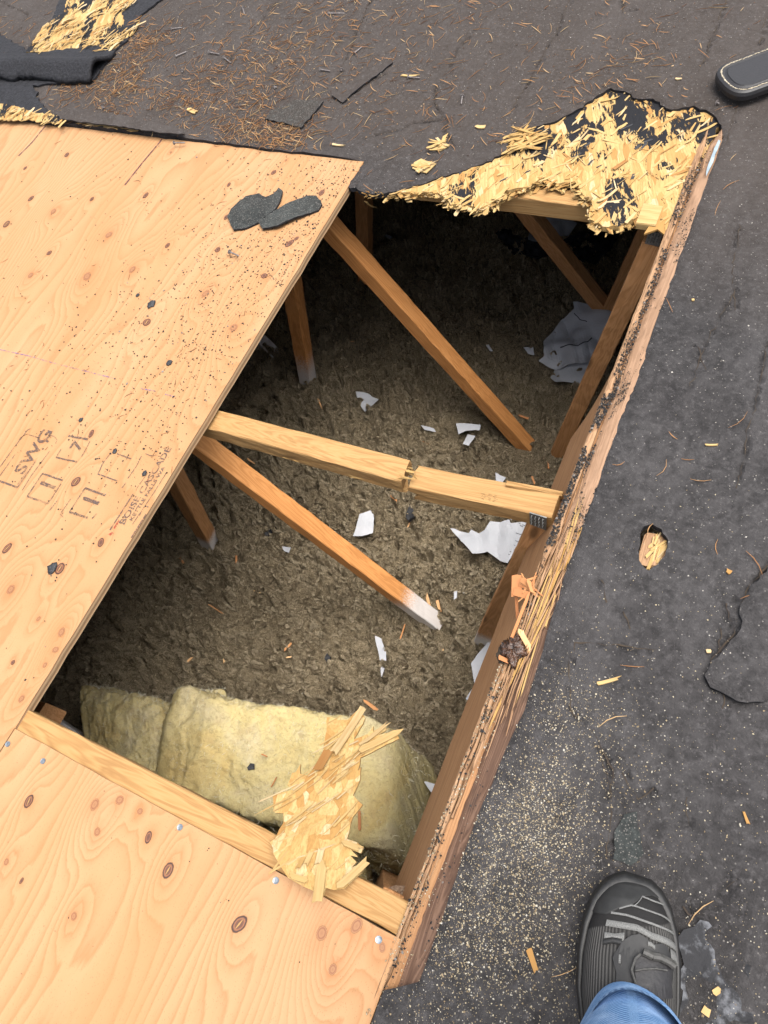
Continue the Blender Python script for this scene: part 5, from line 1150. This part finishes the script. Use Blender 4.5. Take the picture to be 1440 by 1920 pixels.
# ================================================================== PERSON'S FOOT
T0 = P(1185, 1640, .02)[:2]; H0 = P(1183, 1920, .03)[:2]; sax = (H0 - T0) / np.linalg.norm(H0 - T0); sp = np.array([sax[1], -sax[0]])
if (P(1270, 1760)[:2] - T0) @ sp < 0: sp = -sp                     # sp points to the right of the photo
person = empty('person', (*(T0 + sax * .2), 0.), 'person in blue jeans and black striped work shoe standing on the felt', 'person')
shoe = None
LEN = .285; ZB = .009
def half(u):                                                       # outline half widths left/right of axis, u in 0..1 (toe..heel)
    k = np.array([0, .02, .05, .1, .18, .28, .4, .55, .7, .85, .95, 1.]); l = np.array([.008, .0220, .0320, .0420, .0500, .0545, .0550, .048, .040, .038, .030, .010]); r = np.array([.008, .0215, .0310, .0395, .0455, .0480, .0470, .0420, .038, .037, .030, .010])
    return np.interp(u, k, l), np.interp(u, k, r)
def top(u): return np.interp(u, [0, .03, .08, .15, .25, .36, .48, .6, .75, 1.], [.022, .036, .047, .053, .058, .068, .086, .100, .105, .100])
def SP(u, v, off=0.):
    """point on the upper; u toe..heel, v -1 (left) .. 1 (right)"""
    l, r = half(u); l, r = l - .005, r - .004; a = v * math.pi / 2; w_ = r if v > 0 else l
    e = .62; x = math.copysign(abs(math.sin(a)) ** .85, v) * w_; zt = top(u); z = ZB + .014 + (zt - .014) * abs(math.cos(a)) ** e
    c = T0 + sax * (u * LEN + .004) + sp * x
    p = np.array([c[0], c[1], z])
    if off: 
        n_ = np.array([*(sp * (math.sin(a))), max(.25, math.cos(a))]); n_ /= np.linalg.norm(n_); p = p + n_ * off
    return p
nu, nv = 60, 40; V = []; A = []
for i in range(nu + 1):
    u = (i / nu) ** 1.15 * .98
    for j in range(nv + 1): v = -1 + 2 * j / nv; V.append(SP(u, v)); A.append((u, v, 0))
F = [(i * (nv + 1) + j, (i + 1) * (nv + 1) + j, (i + 1) * (nv + 1) + j + 1, i * (nv + 1) + j + 1) for i in range(nu) for j in range(nv)]
def shoemat():
    k = NT('knit_upper', .8, .2); uv = k.att('surf', 'Vector'); s_ = k.n('ShaderNodeSeparateXYZ'); k.l(uv, s_.inputs[0])
    ribs = k.math('MULTIPLY_ADD', k.math('SINE', k.math('MULTIPLY', s_.outputs[1], 120.)), .5, .5)
    n_ = k.noise(k.geo(), 600, 3)
    mask = k.ramp(k.math('ADD', s_.outputs[0], k.math('MULTIPLY', k.math('SUBTRACT', 0., s_.outputs[1]), -.04)), [(.165, 0.), (.17, 1.)])
    vmask = k.math('MULTIPLY', k.math('MULTIPLY', k.ramp(k.math('ABSOLUTE', s_.outputs[1]), [(.05, .35), (.5, 1.)]), mask), ribs)
    c = k.mix(k.math('MULTIPLY', vmask, .8), (.018, .017, .017), (.17, .165, .155)); c = k.mix(k.math('MULTIPLY', n_, .3), c, (.03, .03, .03))
    k.bump(k.math('ADD', vmask, n_), .4, .001); return k.col(c)
shoe = mo('shoe', V, F, shoemat(), person, None, True, {'surf': np.array(A)})
# outsole with raised rand
us = np.linspace(0, 1, 60); L = []
for u in us: l, r = half(u); L.append(T0 + sax * u * LEN - sp * l)
for u in us[::-1][1:-1]: l, r = half(u); L.append(T0 + sax * u * LEN + sp * r)
L = np.array(L); cen = L.mean(0); n = len(L); V = []; F = []; prev = None
for (s_, z) in ((.93, .000), (1.0, .004), (1.02, .012), (1.0, .018), (1.015, .022), (.985, .030), (.955, .033), (.90, .031)):
    stt = len(V); d = L - cen; V += [(*(cen + q * s_), ZB + z) for q in d]
    if prev is not None: F += [(prev + j, prev + (j + 1) % n, stt + (j + 1) % n, stt + j) for j in range(n)]
    prev = stt
F.append(tuple(range(n))); mo('sole', V, F, M['rubber'], shoe, None, True)
def strip_uv(pts, w_, name, mat, off=.0012, nseg=26, par=None):
    """ribbon on the upper through (u,v) points, width in u"""
    pts = np.array(pts, float); t = np.linspace(0, len(pts) - 1, nseg); uu = np.interp(t, range(len(pts)), pts[:, 0]); vv = np.interp(t, range(len(pts)), pts[:, 1]); ww = w_ if np.isscalar(w_) else np.interp(t, range(len(pts)), w_)
    ww = np.broadcast_to(ww, uu.shape); V = []
    for a_, b_, c_ in zip(uu, vv, ww): V += [SP(a_ - c_ / 2, b_, off * .3), SP(a_ - c_ / 2, b_, off), SP(a_ + c_ / 2, b_, off), SP(a_ + c_ / 2, b_, off * .3)]
    F = [(4 * i + j, 4 * i + 4 + j, 4 * i + 5 + j, 4 * i + 1 + j) for i in range(nseg - 1) for j in range(3)]
    return mo(name, V, F, mat, par or shoe, None, True)
def UV(zx, zy):                                                    # rough inverse of the shoe surface for marks seen in the photo (zoom of the shoe)
    px, py = 1060 + zx / 5.54, 1600 + zy / 5.54; best = None
    for it in range(1):
        uu, vv = np.meshgrid(np.linspace(0, .8, 90), np.linspace(-.98, .98, 80)); 
        if not hasattr(UV, 'g'):
            G = np.array([SP(a_, b_) for a_, b_ in zip(uu.ravel(), vv.ravel())]); c = (G - [0, 0, 1.]) @ RC; UV.g = np.c_[720 + 1440 * c[:, 0] / c[:, 2], 960 + 1440 * c[:, 1] / c[:, 2]]; UV.u = uu.ravel(); UV.v = vv.ravel()
        k = np.argmin(((UV.g - [px, py]) ** 2).sum(1))
    return UV.u[k], UV.v[k]
for L_, w_ in [([(800, 448), (900, 490), (1020, 550)], .006), ([(560, 570), (700, 540), (850, 585), (1000, 650), (1100, 715)], .006), ([(490, 620), (650, 645), (800, 690), (950, 755), (1130, 845)], .008), ([(435, 725), (560, 735), (750, 780), (900, 850), (1050, 920), (1170, 985)], .022), ([(415, 850), (520, 865), (620, 880)], .028), ([(1075, 1040), (1130, 1070), (1185, 1120)], .03), ([(720, 530), (800, 448)], .004)]:
    strip_uv([UV(*q) for q in L_], w_, 'stripe', M['reflect'], .0020)
strip_uv([UV(*q) for q in [(415, 915), (500, 910), (580, 930)]], .02, 'stripe', M['rubber'], .0026)
M['patch'] = simple('smooth_black_overlay', (.016, .016, .016), (.026, .025, .025), 120, .6, .4, .2, .001)
M['toe'] = simple('toe_cap_overlay', (.020, .020, .020), (.030, .030, .029), 120, .65, .35, .2, .001)
_t = sorted([(b_, a_) for a_, b_ in [UV(*q) for q in [(430, 640), (480, 610), (560, 572), (640, 558), (700, 538), (750, 490), (800, 446), (900, 450), (980, 490), (1060, 560)]]]); TCv = [q[0] for q in _t]; TCu = [q[1] for q in _t]
V = []; nn = 40                                                    # toe cap
for i in range(nn + 1):
    for j in range(nn + 1):
        v = -1 + 2 * j / nn; ue = float(np.interp(v, TCv, TCu)); V.append(SP(.0 + ue * (i / nn) ** 1.1, v, .0016 if i < nn else .0))
F = [(i * (nn + 1) + j, (i + 1) * (nn + 1) + j, (i + 1) * (nn + 1) + j + 1, i * (nn + 1) + j + 1) for i in range(nn) for j in range(nn)]
mo('toe_cap', V, F, M['toe'], shoe, None, True)
def overlay(outl, name, mat, off, par=None):
    pts = [UV(*q) for q in outl]; pl = ragged(pts, .03, 0, 1); Vq, Fq = cdt(pl, .03); n = len(Vq)
    V = [SP(a_, b_, off) for a_, b_ in Vq] + [SP(a_, b_, -.001) for a_, b_ in Vq]; cnt = {}
    for f in Fq:
        for i in range(3): cnt[(f[i], f[(i + 1) % 3])] = 1
    bd = [e for e in cnt if (e[1], e[0]) not in cnt]
    return mo(name, V, [f[::-1] for f in Fq] + [(a_, b_, b_ + n, a_ + n) for a_, b_ in bd], mat, par or shoe, None, False)
overlay([(500, 1080), (540, 990), (600, 920), (680, 850), (770, 835), (830, 880), (900, 960), (980, 920), (1040, 980), (1070, 1080), (1100, 1200), (1080, 1350), (1060, 1500), (520, 1500), (540, 1250)], 'eyestay', M['patch'], .003)
overlay([(730, 1050), (800, 1030), (1050, 1150), (1060, 1500), (740, 1500), (710, 1250)], 'tongue', M['leather'], .006)
def cord(pts, r, name, mat, off=.006):
    P3 = [SP(*UV(*q), off) for q in pts]; b = MB()
    for a_, c_ in zip(P3[:-1], P3[1:]):
        V, F, C = beamV(a_, c_ + (c_ - a_) * .06, r * 2, r * 2, (0, 1, .1), ch=r * .6, seg=1., jit=0); b.add(V, F)
    b.build(name, [mat], shoe)
M['loop'] = simple('grey_lace_loop', (.05, .05, .045), (.09, .085, .08), 300, .6, .4, .3, .001)
cord([(790, 1020), (860, 1050), (930, 1085), (1000, 1125), (1050, 1150)], .0036, 'lace_loop', M['loop'], .010)
cord([(770, 1030), (720, 1080), (705, 1200), (715, 1330), (730, 1450)], .0012, 'lace', M['loop'], .008)
cord([(720, 1225), (800, 1210), (900, 1195), (1000, 1195)], .0008, 'lace', M['loop'], .008)
strip_uv([UV(840, 925), UV(880, 945), UV(915, 965)], .014, 'logo_patch', M['reflect'], .0042, 8)
strip_uv([UV(560, 1085), UV(572, 1110), UV(585, 1140)], .028, 'logo_patch', M['reflect'], .0042, 8)
# jeans
def jeans():
    k = NT('blue_denim', .9, .15); v = k.att('surf', 'Vector'); s_ = k.n('ShaderNodeSeparateXYZ'); k.l(v, s_.inputs[0])
    tw = k.math('MULTIPLY_ADD', k.math('SINE', k.math('ADD', k.math('MULTIPLY', s_.outputs[0], 1000.), k.math('MULTIPLY', s_.outputs[1], 1500.))), .5, .5)
    n_ = k.noise(k.geo(), 40, 4, .6); n2 = k.noise(k.geo(), 700, 3)
    c = k.mix(tw, (.045, .12, .28), (.22, .38, .60)); c = k.mix(k.ramp(n_, [(.45, 0.), (.7, .7)]), c, (.34, .48, .68)); c = k.mix(k.ramp(n2, [(.3, .5), (.5, 0.)]), c, (.05, .11, .24))
    k.bump(tw, .3, .0006); return k.col(c)
hc = T0 + sax * .170; nj = 48; rows = [(.083, 0, .058, .0655), (.086, 0, .0585, .066), (.10, .002, .059, .066), (.13, .008, .059, .066), (.20, .024, .062, .070), (.30, .05, .066, .074), (.42, .08, .072, .080), (.55, .12, .080, .088), (.70, .165, .086, .095)]
V = []; A = []
for i, (z, back, rx, ry) in enumerate(rows):
    for j in range(nj):
        t = 2 * math.pi * j / nj; f = 1 + .05 * math.sin(3 * t + z * 20) + .03 * math.sin(5 * t - z * 31) * (1 if i > 0 else .5)
        dz = -.020 * math.cos(t) * (1 - min(1, i / 4)) if i < 5 else 0
        c = hc + sax * (back * 1.0) - sax * ry * math.cos(t) * f + sp * rx * math.sin(t) * f
        V.append((c[0], c[1], z + (.012 * math.cos(t) + .004 * math.sin(2 * t + .5)) * (1 - min(1, i / 5)))); A.append((t * .06, z, 0))
F = [(i * nj + j, i * nj + (j + 1) % nj, (i + 1) * nj + (j + 1) % nj, (i + 1) * nj + j) for i in range(len(rows) - 1) for j in range(nj)]
F.append(tuple((len(rows) - 1) * nj + j for j in range(nj)))
k = len(V)
for j in range(nj): v = np.array(V[j]); c = np.array([*hc, v[2]]); V.append(tuple(c + (v - c) * .95)); A.append(A[j])
for j in range(nj): v = np.array(V[k + j]); V.append((v[0], v[1], v[2] + .06)); A.append(A[j])
F += [(j, k + j, k + (j + 1) % nj, (j + 1) % nj) for j in range(nj)] + [(k + j, k + nj + j, k + nj + (j + 1) % nj, k + (j + 1) % nj) for j in range(nj)]
jo = mo('trouser_leg', V, F, jeans(), person, None, True, {'surf': np.array(A)})
ss = jo.modifiers.new('sub', 'SUBSURF'); ss.levels = 1; ss.render_levels = 1
print('built')
